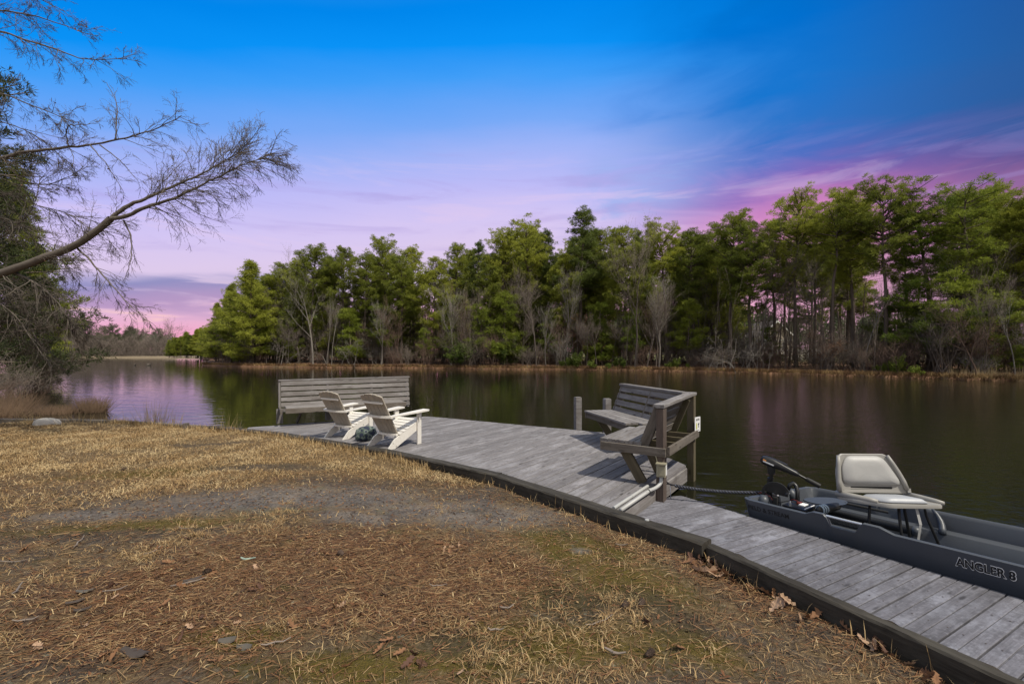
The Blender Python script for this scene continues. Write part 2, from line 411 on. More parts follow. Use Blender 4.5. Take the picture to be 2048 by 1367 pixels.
# ---- lawn
LAWN_BLOBS = {   # name: list of (cx, cy, rx, ry, rot)
    'sand': [(-2.6, 5.25, 1.9, .50, .14), (-.55, 5.0, 1.3, .42, -.12), (-4.3, 4.72, .7, .16, .2), (.62, 4.05, .10, .07, 0), (-1.6, 4.75, .55, .18, 0)],
    'moss': [(.35, 3.3, .35, .22, -.3), (1.15, 2.75, .3, .16, -.8), (-.45, 2.6, .4, .12, .1), (-1.6, 2.75, .35, .12, .1), (-3.55, 4.45, 1.15, .16, .22), (-2.6, 4.86, .55, .14, .1), (.55, 4.1, .7, .35, -.5), (.9, 3.5, .55, .4, -.6), (.1, 2.75, .9, .28, .1), (-5.2, 6.3, .9, .3, .3), (1.0, 4.75, .5, .12, -.5), (-1.0, 2.5, .5, .16, 0)],
    'rust': [(-1.35, 3.85, 1.3, .55, .05), (-.3, 3.6, .7, .4, 0), (-2.3, 3.3, 1.1, .42, .1), (-1.0, 3.1, 1.0, .3, 0), (1.95, 3.5, .35, .3, -1), (-2.2, 2.8, .8, .3, 0)],
    'dark': [(-.2, 5.6, 1.3, .36, -.2), (-1.9, 5.95, 1.3, .26, 0), (-3.0, 5.0, 1.2, .2, .16), (.4, 3.25, .35, .2, -.4), (.95, 3.15, .4, .2, -.6), (-.4, 2.75, .4, .14, 0), (-4.0, 4.15, .9, .14, .2), (2.0, 3.0, .5, .22, -1), (-2.3, 2.5, .5, .12, .2), (-3.6, 6.6, 1.0, .2, 0), (-5.5, 8.3, .8, .14, .1), (1.55, 3.85, .3, .18, -.7)],
}
def lawn_material():
    m_, t, b = new_mat('winter_lawn')
    co = t.node('ShaderNodeTexCoord').outputs['Object']
    big = t.noise(co, .9, 6, .65); mid = t.noise(co, 4.0, 6, .7); fine = t.noise(co, 34, 5, .7); grit = t.noise(co, 140, 3, .6)
    sp = t.node('ShaderNodeSeparateXYZ'); t.l.new(co, sp.inputs[0])
    warp = t.m('ADD', t.m('MULTIPLY', t.m('SUBTRACT', big, .5), 1.3), t.m('ADD', t.m('MULTIPLY', t.m('SUBTRACT', mid, .5), 2.0), t.m('MULTIPLY', t.m('SUBTRACT', fine, .5), 1.5)))
    def blobs(key):
        acc = None
        for cx, cy, rx, ry, ro in LAWN_BLOBS[key]:
            dx = t.m('SUBTRACT', sp.outputs[0], cx); dy = t.m('SUBTRACT', sp.outputs[1], cy)
            c, s_ = math.cos(ro), math.sin(ro)
            ex = t.m('MULTIPLY', t.m('ADD', t.m('MULTIPLY', dx, c), t.m('MULTIPLY', dy, s_)), 1 / rx)
            ey = t.m('MULTIPLY', t.m('SUBTRACT', t.m('MULTIPLY', dy, c), t.m('MULTIPLY', dx, s_)), 1 / ry)
            d = t.m('SQRT', t.m('ADD', t.m('MULTIPLY', ex, ex), t.m('MULTIPLY', ey, ey)))
            mk = t.step(t.m('ADD', d, warp), 1.45, .35)
            acc = mk if acc is None else t.m('MAXIMUM', acc, mk)
        return acc
    thatch = t.ramp(fine, [(.3, (0.0629, 0.0407, 0.0222)), (.5, (0.148, 0.0999, 0.0518)), (.7, (0.2442, 0.1739, 0.0925))])
    col = t.mix(t.m('MULTIPLY', t.step(mid, .5, .66), .7), thatch, (0.0888, 0.0629, 0.0407))
    soil = t.ramp(fine, [(.3, (0.0444, 0.0333, 0.02516)), (.55, (0.0962, 0.074, 0.0555)), (.72, (0.1628, 0.1369, 0.1036))])
    col = t.mix(t.step(sp.outputs[1], 6.3, 5.2), col, t.mix(t.step(mid, .4, .62), soil, thatch))
    col = t.mix(t.m('MULTIPLY', blobs('rust'), .85), col, t.ramp(fine, [(.3, (0.0555, 0.0259, 0.0148)), (.5, (0.1221, 0.0629, 0.0333)), (.72, (0.1998, 0.1184, 0.0629))]))
    col = t.mix(t.m('MULTIPLY', blobs('moss'), .9), col, t.ramp(grit, [(.3, (.040, .030, .008)), (.5, (.098, .074, .014)), (.75, (.19, .145, .03))]))
    spots = t.noise(co, 2.6, 5, .7)
    col = t.mix(t.m('MULTIPLY', t.step(spots, .58, .70), .6), col, t.ramp(grit, [(.3, (0.0259, 0.02664, 0.0074)), (.6, (0.0777, 0.0814, 0.0185))]))
    col = t.mix(t.m('MULTIPLY', blobs('dark'), .55), col, t.ramp(fine, [(.35, (0.0259, 0.02072, 0.01776)), (.7, (0.0814, 0.0703, 0.0592))]))
    col = t.mix(t.m('MULTIPLY', blobs('sand'), .58), col, t.ramp(t.m('ADD', t.m('MULTIPLY', fine, .5), t.m('MULTIPLY', mid, .5)), [(.36, (0.074, 0.0666, 0.0629)), (.5, (0.1739, 0.1591, 0.1517)), (.66, (0.3108, 0.296, 0.296))]))
    mott = t.noise(co, 1.35, 7, .72, .4)
    col = t.mix(t.m('MULTIPLY', t.step(mott, .55, .68), .6), col, (.050, .036, .026))
    col = t.mix(t.m('MULTIPLY', t.step(mott, .44, .33), .4), col, (.175, .125, .070))
    lich = t.step(t.noise(co, 9.5, 4, .6), .66, .72)
    col = t.mix(t.m('MULTIPLY', lich, .5), col, (0.2664, 0.2738, 0.2072))
    t.set(b.inputs['Base Color'], col)
    b.inputs['Roughness'].default_value = .95; b.inputs['Specular IOR Level'].default_value = .15
    hgt = t.m('ADD', t.m('MULTIPLY', fine, 1.0), t.m('ADD', t.m('MULTIPLY', grit, .5), t.m('MULTIPLY', mid, 1.6)))
    bp = t.node('ShaderNodeBump', {'Strength': .9, 'Distance': .03, 'Height': hgt}); t.l.new(bp.outputs[0], b.inputs['Normal'])
    return m_
M_LAWN = lawn_material()

def bank_material():
    m_, t, b = new_mat('pine_straw_bank')
    co = t.node('ShaderNodeTexCoord').outputs['Object']
    n1 = t.noise(co, .35, 6, .7); n2 = t.noise(co, 3.2, 5, .7)
    col = t.ramp(n2, [(.3, (.065, .036, .022)), (.5, (.155, .078, .042)), (.72, (.26, .15, .085))])
    col = t.mix(t.m('MULTIPLY', t.step(n1, .52, .64), .6), col, (.10, .075, .04))
    sp = t.node('ShaderNodeSeparateXYZ'); t.l.new(co, sp.inputs[0])
    col = t.mix(t.m('MULTIPLY', t.step(t.m('ADD', sp.outputs[1], t.m('MULTIPLY', sp.outputs[0], .5)), 72, 80), .8), col, (.17, .18, .06))
    t.set(b.inputs['Base Color'], col); b.inputs['Roughness'].default_value = .95
    bp = t.node('ShaderNodeBump', {'Strength': .8, 'Distance': .1, 'Height': n2}); t.l.new(bp.outputs[0], b.inputs['Normal'])
    return m_
M_BANK = bank_material()
M_SANDY = plain('tan_shore', (0.21, 0.165, 0.11), .95, var=.3)

def water_material():
    m_, t, b = new_mat('lake_water')
    co = t.node('ShaderNodeTexCoord').outputs['Object']
    sp = t.node('ShaderNodeSeparateXYZ'); t.l.new(co, sp.inputs[0])
    wind = t.noise(t.mapping(co, (.05, .12, 1)), 1, 3, .5)
    rip = t.m('MULTIPLY', t.step(t.m('ADD', sp.outputs[0], t.m('MULTIPLY', t.m('SUBTRACT', wind, .5), 16)), -1.5, 6.0), 1.0)
    small = t.noise(t.mapping(co, (7, 9, 1), rot=(0, 0, .3)), 1, 4, .6, .6)
    med = t.noise(t.mapping(co, (1.1, 2.2, 1), rot=(0, 0, .12)), 1, 3, .5, .4)
    chop = t.noise(t.mapping(co, (3.0, 4.6, 1), rot=(0, 0, .2)), 1, 2, .5, .5)
    med = t.m('ADD', med, t.m('MULTIPLY', t.m('MULTIPLY', chop, rip), .55))
    h = t.m('ADD', t.m('MULTIPLY', med, .10), t.m('MULTIPLY', t.m('MULTIPLY', small, .060), t.m('ADD', t.m('MULTIPLY', rip, .95), .05)))
    bp = t.node('ShaderNodeBump', {'Strength': 1.0, 'Distance': .11, 'Height': h})
    t.l.new(bp.outputs[0], b.inputs['Normal'])
    b.inputs['Base Color'].default_value = (.012, .0120, .0065, 1)
    b.inputs['Roughness'].default_value = .045
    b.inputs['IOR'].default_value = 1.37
    b.inputs['Specular Tint'].default_value = (.66, .90, 1.0, 1)  # grey-blue of the reflection put into the tint, cooling the mirrored pink sky
    return m_
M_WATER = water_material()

# ================================================================== the setting: lawn, lake, banks
WZ = -.33
EDGE = np.array([(-140, 72), (-60, 51), (-34, 34), (-27.5, 26), (-23, 20), (-20, 16.6), (-18, 14.4), (-14.9, 12.5), (-12.4, 11.0), (-10.4, 10.86),
                 (-9.4, 10.76), (-6.69, 9.89), (-4.62, 8.99), (-2.17, 7.48), (-.23, 5.97), (1.61, 3.84), (2.494, 2.261), (3.25, .8), (6, -4.5), (30, -50)], float)

def land_sd(x, y):
    """signed distance to the water's edge, positive on the lawn side"""
    p = np.stack([np.ravel(x), np.ravel(y)], 1).astype(float)
    best = np.full(len(p), 1e9); sg = np.ones(len(p)); near = p.copy()
    for a, b in zip(EDGE[:-1], EDGE[1:]):
        d = b - a; t_ = np.clip(((p - a) @ d) / (d @ d), 0, 1)
        c = a + t_[:, None] * d; r_ = p - c; dist = np.hypot(r_[:, 0], r_[:, 1])
        cr = d[1] * (p[:, 0] - a[0]) - d[0] * (p[:, 1] - a[1])
        up = dist < best - 1e-9
        best = np.where(up, dist, best); sg = np.where(up, np.sign(cr), sg); near[up] = c[up]
    return best * sg, near

def sstep(x, a, b):
    t_ = np.clip((np.asarray(x, float) - a) / (b - a), 0, 1); return t_ * t_ * (3 - 2 * t_)

def lawn_z(x, y, sd=None):
    x = np.asarray(x, float); y = np.asarray(y, float)
    z = -.035 - .085 * sstep(x, -3.2, .2) - .035 * sstep(x, .8, 2.6)
    z = z + .012 * np.sin(x * 2.1 + y * 1.3) + .010 * np.sin(x * 4.7 - y * 3.1 + 1) + .006 * np.sin(x * 11 + y * 8.3)
    if sd is None: sd = land_sd(x, y)[0].reshape(x.shape)
    left = sstep(x, -11.6, -13.5)
    z = z * (1 - left) + left * np.minimum(-.42 + sd * .16, .25)
    return z

def make_lawn():
    xs = np.concatenate([np.linspace(-140, -30, 12), np.linspace(-27, -13.5, 18), np.linspace(-13, -7.6, 28), np.arange(-7.5, 3.6, .07), np.linspace(3.7, 30, 14)])
    ys = np.concatenate([np.linspace(-50, -4, 10), np.linspace(-3, 1.4, 12), np.arange(1.5, 11.2, .07), np.linspace(11.4, 20, 24), np.linspace(21, 72, 20)])
    X, Y = np.meshgrid(xs, ys); nx, ny = len(xs), len(ys)
    sd, near = land_sd(X, Y)
    V = np.stack([X.ravel(), Y.ravel()], 1)
    idx = np.arange(nx * ny).reshape(ny, nx)
    Q = np.stack([idx[:-1, :-1], idx[:-1, 1:], idx[1:, 1:], idx[1:, :-1]], -1).reshape(-1, 4)
    keep = (sd[Q] > 0).any(1)
    Q = Q[keep]
    out = sd < 0
    V[out] = near[out]
    z = lawn_z(V[:, 0], V[:, 1], np.maximum(sd, 0))
    us, inv = np.unique(Q, return_inverse=True)
    V3 = np.column_stack([V, z])[us]
    me = np_mesh('lawn', V3, inv.reshape(-1, 4), smooth=True)
    o = link('lawn', me, M_LAWN); tag(o, kind='structure'); return o
make_lawn()

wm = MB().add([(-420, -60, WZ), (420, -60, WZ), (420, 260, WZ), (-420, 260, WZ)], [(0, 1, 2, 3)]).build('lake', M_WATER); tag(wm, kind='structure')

SHORE_PX = [(405, 731), (440, 732), (480, 733), (560, 734.2), (650, 735.2), (800, 736.3), (950, 737.5), (1100, 739), (1250, 741), (1400, 744), (1550, 748),
            (1650, 751), (1750, 754), (1850, 757), (1950, 760), (2048, 763), (2200, 768), (2500, 776), (3000, 788)]
SH_U = np.array([p[0] for p in SHORE_PX], float); SH_Y = np.array([F * (H - WZ) / (p[1] - HZ) for p in SHORE_PX])
def shore_base(u): return float(np.interp(u, SH_U, SH_Y))
def shore_y(u): return shore_base(u) + .9 * (mnoise.noise(Vector((u * .011, 3.1, 0))) + .6 * mnoise.noise(Vector((u * .037, 7.7, 0))))
def bank_z(off): return float(np.interp(off, [0, .08, .8, 4, 14, 60, 400], [-.5, -.17, -.13, .10, .35, .7, 1.5]))

def make_bank():
    us = np.concatenate([np.linspace(405, 2100, 420), np.linspace(2130, 3000, 20)])
    offs = [0, .08, .8, 2, 4, 8, 14, 26, 60, 130, 400]
    V = []; 
    for i, u in enumerate(us):
        d = Vector(((u - 1024) / F, 1, 0)); y0 = shore_y(u)
        for o_ in offs:
            t_ = y0 + o_
            z = bank_z(o_) + (random.uniform(-.05, .05) if .5 < o_ < 30 else random.uniform(-.02, .04) if o_ else 0)
            V.append((d.x * t_, t_, z))
    n = len(offs); Q = []
    for i in range(len(us) - 1):
        for j in range(n - 1): Q.append((i * n + j, (i + 1) * n + j, (i + 1) * n + j + 1, i * n + j + 1))
    # the back side of the left tip
    tip = len(V); a = Vector(V[0])
    back = [(-45.5, 68.5), (-47, 74), (-49, 82), (-56, 95)]
    for bx, by in back:
        for o_ in offs: V.append((bx + (o_ if o_ < 30 else 30) * .9, by + min(o_, 60) * .2 + 1.5 * (o_ > 10), bank_z(o_) - .02))
    for i in range(len(back)):
        p0 = 0 if i == 0 else tip + (i - 1) * n
        p1 = tip + i * n
        for j in range(6): Q.append((p1 + j, p0 + j, p0 + j + 1, p1 + j + 1))
    me = np_mesh('far_bank', V, Q, smooth=True)
    tag(link('far_bank', me, M_BANK), kind='structure')
make_bank()

def make_far_shore():
    pts = [(-700, 176), (-330, 160), (-160, 150), (-100, 143), (-86, 126), (-72, 118), (-40, 112), (60, 112), (400, 120), (900, 130)]
    V = []; Q = []; offs = [0, .6, 3, 12, 60, 900]; zs = [-.5, .05, .25, .6, 1.0, 2.0]
    for x, y in pts:
        for o_, z in zip(offs, zs): V.append((x * (1 + o_ / 900 * .8), y + o_, z))
    n = len(offs)
    for i in range(len(pts) - 1):
        for j in range(n - 1): Q.append((i * n + j, (i + 1) * n + j, (i + 1) * n + j + 1, i * n + j + 1))
    tag(link('far_shore', np_mesh('far_shore', V, Q, smooth=True), M_SANDY), kind='structure')
make_far_shore()

# ================================================================== dock decks
def clip(poly, nx, ny, c, keep_less=True):
    out = []
    n = len(poly)
    for i in range(n):
        a, b = poly[i], poly[(i + 1) % n]
        da = a[0] * nx + a[1] * ny - c; db = b[0] * nx + b[1] * ny - c
        if not keep_less: da, db = -da, -db
        if da <= 0: out.append(a)
        if (da < 0 < db) or (db < 0 < da):
            t_ = da / (da - db); out.append((a[0] + (b[0] - a[0]) * t_, a[1] + (b[1] - a[1]) * t_))
    return out

def deck_boards(root, poly, dirv, pitch, gap, ztop, th, mat, name='plank', groove=0.0):
    dx, dy = dirv; nx, ny = dy, -dx
    cs = [p[0] * nx + p[1] * ny for p in poly]
    k0, k1 = math.floor(min(cs) / pitch), math.ceil(max(cs) / pitch)
    for k in range(k0, k1):
        g = gap * random.uniform(.7, 1.4)
        pl = clip(clip(poly, nx, ny, k * pitch, False), nx, ny, (k + 1) * pitch - g, True)
        if len(pl) < 3: continue
        ar = sum(pl[i][0] * pl[(i + 1) % len(pl)][1] - pl[(i + 1) % len(pl)][0] * pl[i][1] for i in range(len(pl))) / 2
        if abs(ar) < .004: continue
        if ar < 0: pl = pl[::-1]
        cx = sum(p[0] for p in pl) / len(pl); cy = sum(p[1] for p in pl) / len(pl)
        M = Matrix(((dx, -dy, 0, cx), (dy, dx, 0, cy), (0, 0, 1, ztop + random.uniform(-.0025, .0015)), (0, 0, 0, 1)))
        M = M @ Matrix.Rotation(random.uniform(-.006, .006), 4, 'X')
        pieces = [(pl, -th, 0)]
        if groove:                                                   # a shallow worn groove along the middle of the plank
            cm = (k + .5) * pitch - g / 2; gw = groove * random.uniform(.7, 1.4) / 2
            pieces = [(q_, -.014, 0) for q_ in (clip(pl, nx, ny, cm - gw, True), clip(pl, nx, ny, cm + gw, False)) if len(q_) > 2] + [(pl, -th, -.009)]
        vs_ = []; fs = []
        for q_, zb_, zt_ in pieces:
            loc = [((p[0] - cx) * dx + (p[1] - cy) * dy, -(p[0] - cx) * dy + (p[1] - cy) * dx) for p in q_]
            c = .003 if groove else .004                             # eased top edges
            my = sum(p[1] for p in loc) / len(loc)
            sh = [(x, y - c * (1 if y > my else -1), zt_) for x, y in loc]
            n = len(loc); b0 = len(vs_)
            vs_ += [(x, y, zb_) for x, y in loc] + [(x, y, zt_ - c) for x, y in loc] + sh
            fs += [tuple(b0 + a for a in range(n - 1, -1, -1)), tuple(b0 + a for a in range(2 * n, 3 * n))]
            for l in range(2):
                fs += [(b0 + l * n + i, b0 + l * n + (i + 1) % n, b0 + (l + 1) * n + (i + 1) % n, b0 + (l + 1) * n + i) for i in range(n)]
        me = bpy.data.meshes.new(name); me.from_pydata(vs_, [], fs); me.update()
        o = link(name, me, mat); o.matrix_basis = M; adopt(o, root)

TW = .165
TL = [(-6.69, 9.89), (-4.62, 8.99), (-2.17, 7.48), (-.23, 5.97), (1.61, 3.84)]
def offs_line(pts, d):
    out = []
    for i, p in enumerate(pts):
        n = Vector((0, 0))
        for a, b in ((i - 1, i), (i, i + 1)):
            if 0 <= a and b < len(pts):
                e = Vector(pts[b]) - Vector(pts[a]); n += Vector((-e.y, e.x)).normalized()
        n.normalize(); out.append((p[0] + n.x * d, p[1] + n.y * d))
    return out
TIN = offs_line(TL, TW - .01)
def isect(p, d, a, b):
    e = (b[0] - a[0], b[1] - a[1]); den = d[0] * e[1] - d[1] * e[0]
    t_ = ((a[0] - p[0]) * e[1] - (a[1] - p[1]) * e[0]) / den
    return (p[0] + d[0] * t_, p[1] + d[1] * t_)
DB = (.6, .8)
E_ = (2.53, 6.62)
F_ = isect(E_, DB, TIN[3], TIN[4])
A_ = (-5.66, 9.62)
DECK = [A_, (-5.75, 9.95), (-4.30, 10.80), (-2.16, 11.64), (1.03, 9.79), (2.03, 9.21), E_, F_, TIN[3], TIN[2], TIN[1]]
dock = empty('dock', (-1.2, 8.4, 0), 'broad grey weathered wooden deck on the lake edge carrying benches and chairs', 'dock')
deck_boards(dock, DECK, DB, .178, .011, 0, .038, M_DECK)
def skirt(root, pts, z0, z1, mat, out=.02, name='fascia_board'):
    for a, b in zip(pts[:-1], pts[1:]):
        e = (Vector(b) - Vector(a)).normalized(); n = Vector((e.y, -e.x)) * out
        board(name, (a[0] + n.x, a[1] + n.y, (z0 + z1) / 2), (b[0] + n.x, b[1] + n.y, (z0 + z1) / 2), .036, z1 - z0, mat, root)
skirt(dock, [E_, (2.03, 9.21), (1.03, 9.79), (-2.16, 11.64), (-4.30, 10.80), (-5.75, 9.95)][::-1], -.24, -.042, M_DECK, -.0)
skirt(dock, [F_, E_], -.235, -.042, M_BENCH, .0)
for p in ((-5.4, 9.95), (-3.9, 10.8), (-1.9, 11.3), (.2, 10.1), (2.3, 6.8), (1.9, 8.9)):
    board('support_post', (p[0], p[1], -1.2), (p[0], p[1], -.05), .14, .14, M_MOSSY, dock, up=(1, 0, 0))

D2 = (.881, .473); B2 = (.458, -.889)
J0 = (1.64 + .889 * .155, 3.86 + .458 * .155)
fo = (DB[1] * .02, -DB[0] * .02)
LOW = [(F_[0] + fo[0], F_[1] + fo[1]), (1.86, 5.70), (2.14, 5.763), (2.14 + .558 * 7, 5.763 - .83 * 7), (J0[0] + B2[0] * 5, J0[1] + B2[1] * 5), J0]
walk = empty('walkway', (2.6, 4.2, -.17), 'lower grey plank walkway one step down, with the small boat moored along it', 'walkway')
deck_boards(walk, LOW, D2, .178, .011, -.17, .038, M_DOCK2, groove=.005)
skirt(walk, [(2.14 + .558 * 7, 5.763 - .83 * 7), (2.14, 5.763), (1.86, 5.70)][::-1], -.36, -.212, M_TIMBER, -.03)

def nails(root, lines, dirv, pitch, ztop):
    dx, dy = dirv; nx, ny = dy, -dx; m_ = MB()
    for (x0, y0), (x1, y1) in lines:
        c0 = x0 * nx + y0 * ny; c1 = x1 * nx + y1 * ny
        for k in range(math.ceil(min(c0, c1) / pitch), math.floor(max(c0, c1) / pitch)):
            for f_ in (.22, .76):
                t_ = ((k + f_) * pitch - c0) / (c1 - c0); x, y = x0 + (x1 - x0) * t_ + random.uniform(-.008, .008), y0 + (y1 - y0) * t_ + random.uniform(-.008, .008)
                r_ = random.uniform(.0045, .006)
                m_.add([(x + r_ * math.cos(a), y + r_ * math.sin(a), ztop + .0022) for a in (0, 1.05, 2.09, 3.14, 4.19, 5.24)], [(0, 1, 2, 3, 4, 5)])
    o = m_.build('nail_heads', M_NAIL, root); o['kind'] = 'stuff'
M_NAIL = plain('rusty_nail', (.055, .038, .03), .8, var=.3)
def along(p, d, n, o0, l0, l1): return ((p[0] + n[0] * o0 + d[0] * l0, p[1] + n[1] * o0 + d[1] * l0), (p[0] + n[0] * o0 + d[0] * l1, p[1] + n[1] * o0 + d[1] * l1))
nails(walk, [along(J0, B2, D2, o_, .2, 3.6) for o_ in (.10, .55, 1.02)], D2, .178, -.17)
nails(dock, [along(F_, (-.8, .6), DB, o_, .05, l_) for o_, l_ in ((.35, 1.9), (1.0, 3.2), (1.7, 4.6), (2.3, 5.8))], DB, .178, 0)

# ---- timber edging
edging = empty('timber_edging', (-.2, 5.9, -.1), 'long curved line of dark timbers holding the lawn back along the deck', 'timber edging')
def timber(a, b, w_, z0, z1, mat, root, name='timber', rough=.004, nseg=26):
    """a weathered beam with worn, wavering arrises; grain along its own X"""
    a = Vector((a[0], a[1], 0)); b = Vector((b[0], b[1], 0)); d = (b - a); L = d.length; d.normalize(); yv = Vector((-d.y, d.x, 0))
    hw, zh = w_ / 2, z1 - z0; mbx = MB(); rings = []
    for i in range(nseg + 1):
        x = -L / 2 + L * i / nseg
        j = lambda s_=1.0: random.uniform(-rough, rough) * s_
        c = .012 + abs(j())
        rings.append([Vector((x, -hw + j(), 0)), Vector((x, hw + j(), 0)), Vector((x, hw + j(), zh - c + j())), Vector((x, hw - c, zh + j())),
                      Vector((x, 0, zh + j(.8))), Vector((x, -hw + c, zh + j())), Vector((x, -hw + j(), zh - c + j()))])
    mbx.rings(rings)
    M = Matrix(((d.x, yv.x, 0, (a.x + b.x) / 2), (d.y, yv.y, 0, (a.y + b.y) / 2), (0, 0, 1, z0), (0, 0, 0, 1)))
    o = mbx.build(name, mat); o.matrix_basis = M; adopt(o, root); return o
MIDL = offs_line(TL, TW / 2)
for i, (a, b) in enumerate(zip(MIDL[:-1], MIDL[1:])):
    e = (Vector(b) - Vector(a)).normalized() * .006
    timber((a[0] + e.x, a[1] + e.y), (b[0] - e.x, b[1] - e.y), TW, -.24, .032 - .004 * (i % 2), M_TIMBER, edging)
oo = offs_line([(1.645, 3.85), (1.645 + B2[0] * 5.5, 3.85 + B2[1] * 5.5)], .047)
timber(oo[0], oo[1], .095, -.32, .012, M_TIMBER, edging, nseg=60)
oo = offs_line([(1.645, 3.85), (1.645 + B2[0] * 5.5, 3.85 + B2[1] * 5.5)], .126)
timber(oo[0], oo[1], .052, -.30, -.018, M_SPLINT, edging, 'splintered_plank', rough=.011, nseg=110)
MB().tube([(1.30, 4.38, .028), (1.30, 4.38, .037)], [.022, .020], 10).build('bolt_head', M_PVC, edging)
bulk = empty('bulkhead', (-9.4, 10.8, -.1), 'low weathered board bulkhead behind the dry grass at the water, left of the deck', 'bulkhead')
for a, b in (((-12.6, 11.02), (-10.4, 10.9)), ((-10.4, 10.9), (-9.4, 10.8)), ((-9.4, 10.8), (-7.1, 10.06)), ((-7.1, 10.06), (-6.72, 9.95))):
    timber(a, b, .09, -.6, .035, M_BENCH2, bulk, 'board')
board('stake', (-7.16, 10.0, -.6), (-7.16, 10.0, .085), .09, .09, M_BENCH2, bulk, up=(1, 0, 0))

# ================================================================== benches
def dirs(v): v = Vector((v[0], v[1], 0)).normalized(); return v, Vector((v.y, -v.x, 0))
# --- long bench along the left edge
b_, n_ = dirs((.866, .5))             # along, towards the lawn
p0 = Vector((-5.34, 10.46, 0)); LB = 3.06
bench = empty('bench', p0, 'long grey slatted bench along the left deck edge behind the white chairs', 'bench')
lean = lambda z: -n_ * (.05 + .17 * (z - .3))        # back tips towards the water
for i in range(6):
    z = .905 - i * .122
    a = p0 + lean(z) + Vector((0, 0, z)) + n_ * .02
    upv = (Vector((0, 0, 1)) - n_ * .17).normalized()
    board('slat', a + b_ * (.03 if i else .03), a + b_ * LB, .034, .097, M_BENCH, bench, up=upv)
a = p0 + lean(1.0) + Vector((0, 0, .978))
board('cap_rail', a - b_ * .02, a + b_ * (LB + .03), .10, .036, M_BENCH, bench)
for s_ in (0.0, 1.05, 2.1, LB - .04):
    q0_ = p0 + b_ * s_ - n_ * .03
    board('back_post', q0_ + Vector((0, 0, .2)) + lean(.2), q0_ + Vector((0, 0, .955)) + lean(.955), .045, .10, M_BENCH, bench, up=n_)
    if s_ < 2.5:
        board('leg', q0_ + Vector((0, 0, 0)) + n_ * .02, q0_ + Vector((0, 0, .33)) + n_ * .02, .14, .06, M_BENCH, bench, up=n_)
        board('seat_arm', q0_ + Vector((0, 0, .325)) - n_ * .08, q0_ + Vector((0, 0, .325)) + n_ * .62, .045, .10, M_BENCH2, bench)
        board('brace', q0_ + b_ * .42 + n_ * .42 + Vector((0, 0, .30)), q0_ + b_ * .36 + n_ * .05 + Vector((0, 0, 0)), .04, .07, M_BENCH2, bench)
for i in range(4):
    a = p0 + n_ * (.14 + i * .137) + Vector((0, 0, .392))
    board('slat', a + b_ * (.10), a + b_ * (LB - .30), .122, .034, M_BENCH, bench)
board('front_rail', p0 + n_ * .645 + Vector((0, 0, .35)) + b_ * .08, p0 + n_ * .645 + Vector((0, 0, .35)) + b_ * (LB - .30), .034, .11, M_BENCH2, bench)

# --- corner bench on the right
cb = empty('corner_bench', (1.9, 6.6, 0), 'weathered L-shaped corner bench with high slatted backs at the right deck corner', 'bench')
NP = Vector((1.832, 5.58, 0)); FP = Vector((2.76, 7.0, 0))
e1 = Vector((.56, .828, 0)); i1 = Vector((-.828, .56, 0))     # along bench one; towards the deck
L1 = 1.66
e2 = Vector((-.245, .97, 0)).normalized(); i2 = Vector((-e2.y, e2.x, 0))
board('corner_post', NP + Vector((0, 0, -.6)), NP + Vector((0, 0, .955)), .135, .09, M_REDPOST, cb, up=i1)
board('corner_post', FP + Vector((0, 0, -1.3)), FP + Vector((0, 0, .975)), .135, .10, M_MOSSY, cb, up=i1)
def back_support(o_, e, i_, s_, mat=M_BENCH2):
    q_ = o_ + e * s_
    return board('back_support', q_ + i_ * .25 + Vector((0, 0, .40)), q_ + i_ * .03 + Vector((0, 0, .95)), .045, .12, mat, cb, up=i_)
back_support(NP, e1, i1, .012, M_BENCH2); back_support(NP, e1, i1, L1 - .28, M_MOSSY)
Z = lambda z: Vector((0, 0, z))
def slat_back(o_, e, i_, s0, s1, n, z0, dz, hh, mat):
    for k in range(n):
        z = z0 + dz * k
        off = .25 - (z - .40) * .40 + .045
        board('slat', o_ + e * s0 + i_ * off + Z(z), o_ + e * s1 + i_ * off + Z(z), .034, hh, mat, cb, up=(Z(1) - i_ * .40))
slat_back(NP, e1, i1, .05, L1 - .25, 4, .545, .122, .100, M_BENCH2)
# second arm of the bench runs away from the corner
C2 = FP + e2 * .03 + i2 * .02
slat_back(C2, e2, i2, .10, 2.05, 4, .535, .128, .098, M_BENCH)
for s_ in (.95, 2.0): back_support(C2, e2, i2, s_, M_BENCH2)
# caps
board('cap_rail', NP - e1 * .07 + i1 * .015 + Z(.985), FP + e1 * .12 + i1 * .015 + Z(1.0), .135, .042, M_BENCH, cb)
board('cap_rail', FP + e2 * .10 + i2 * .03 + Z(1.001), C2 + e2 * 2.1 + i2 * .03 + Z(1.0), .13, .040, M_BENCH, cb)
board('apron', C2 + e2 * .1 + i2 * .075 + Z(.945), C2 + e2 * 2.06 + i2 * .075 + Z(.945), .03, .06, M_BENCH2, cb)
# rails round the frame
board('end_rail', NP + i1 * -.07 - e1 * .065 + Z(.43), NP + i1 * .765 - e1 * .065 + Z(.43), .036, .105, M_BENCH2, cb)
board('side_rail', NP - i1 * .09 - e1 * .03 + Z(.44), FP - i1 * .09 + e1 * .02 + Z(.405), .036, .11, M_BENCH2, cb)
for s_ in (.45, .85, 1.25):
    board('joist', NP + e1 * s_ - i1 * .06 + Z(.425), NP + e1 * s_ + i1 * .72 + Z(.425), .036, .09, M_MOSSY, cb)
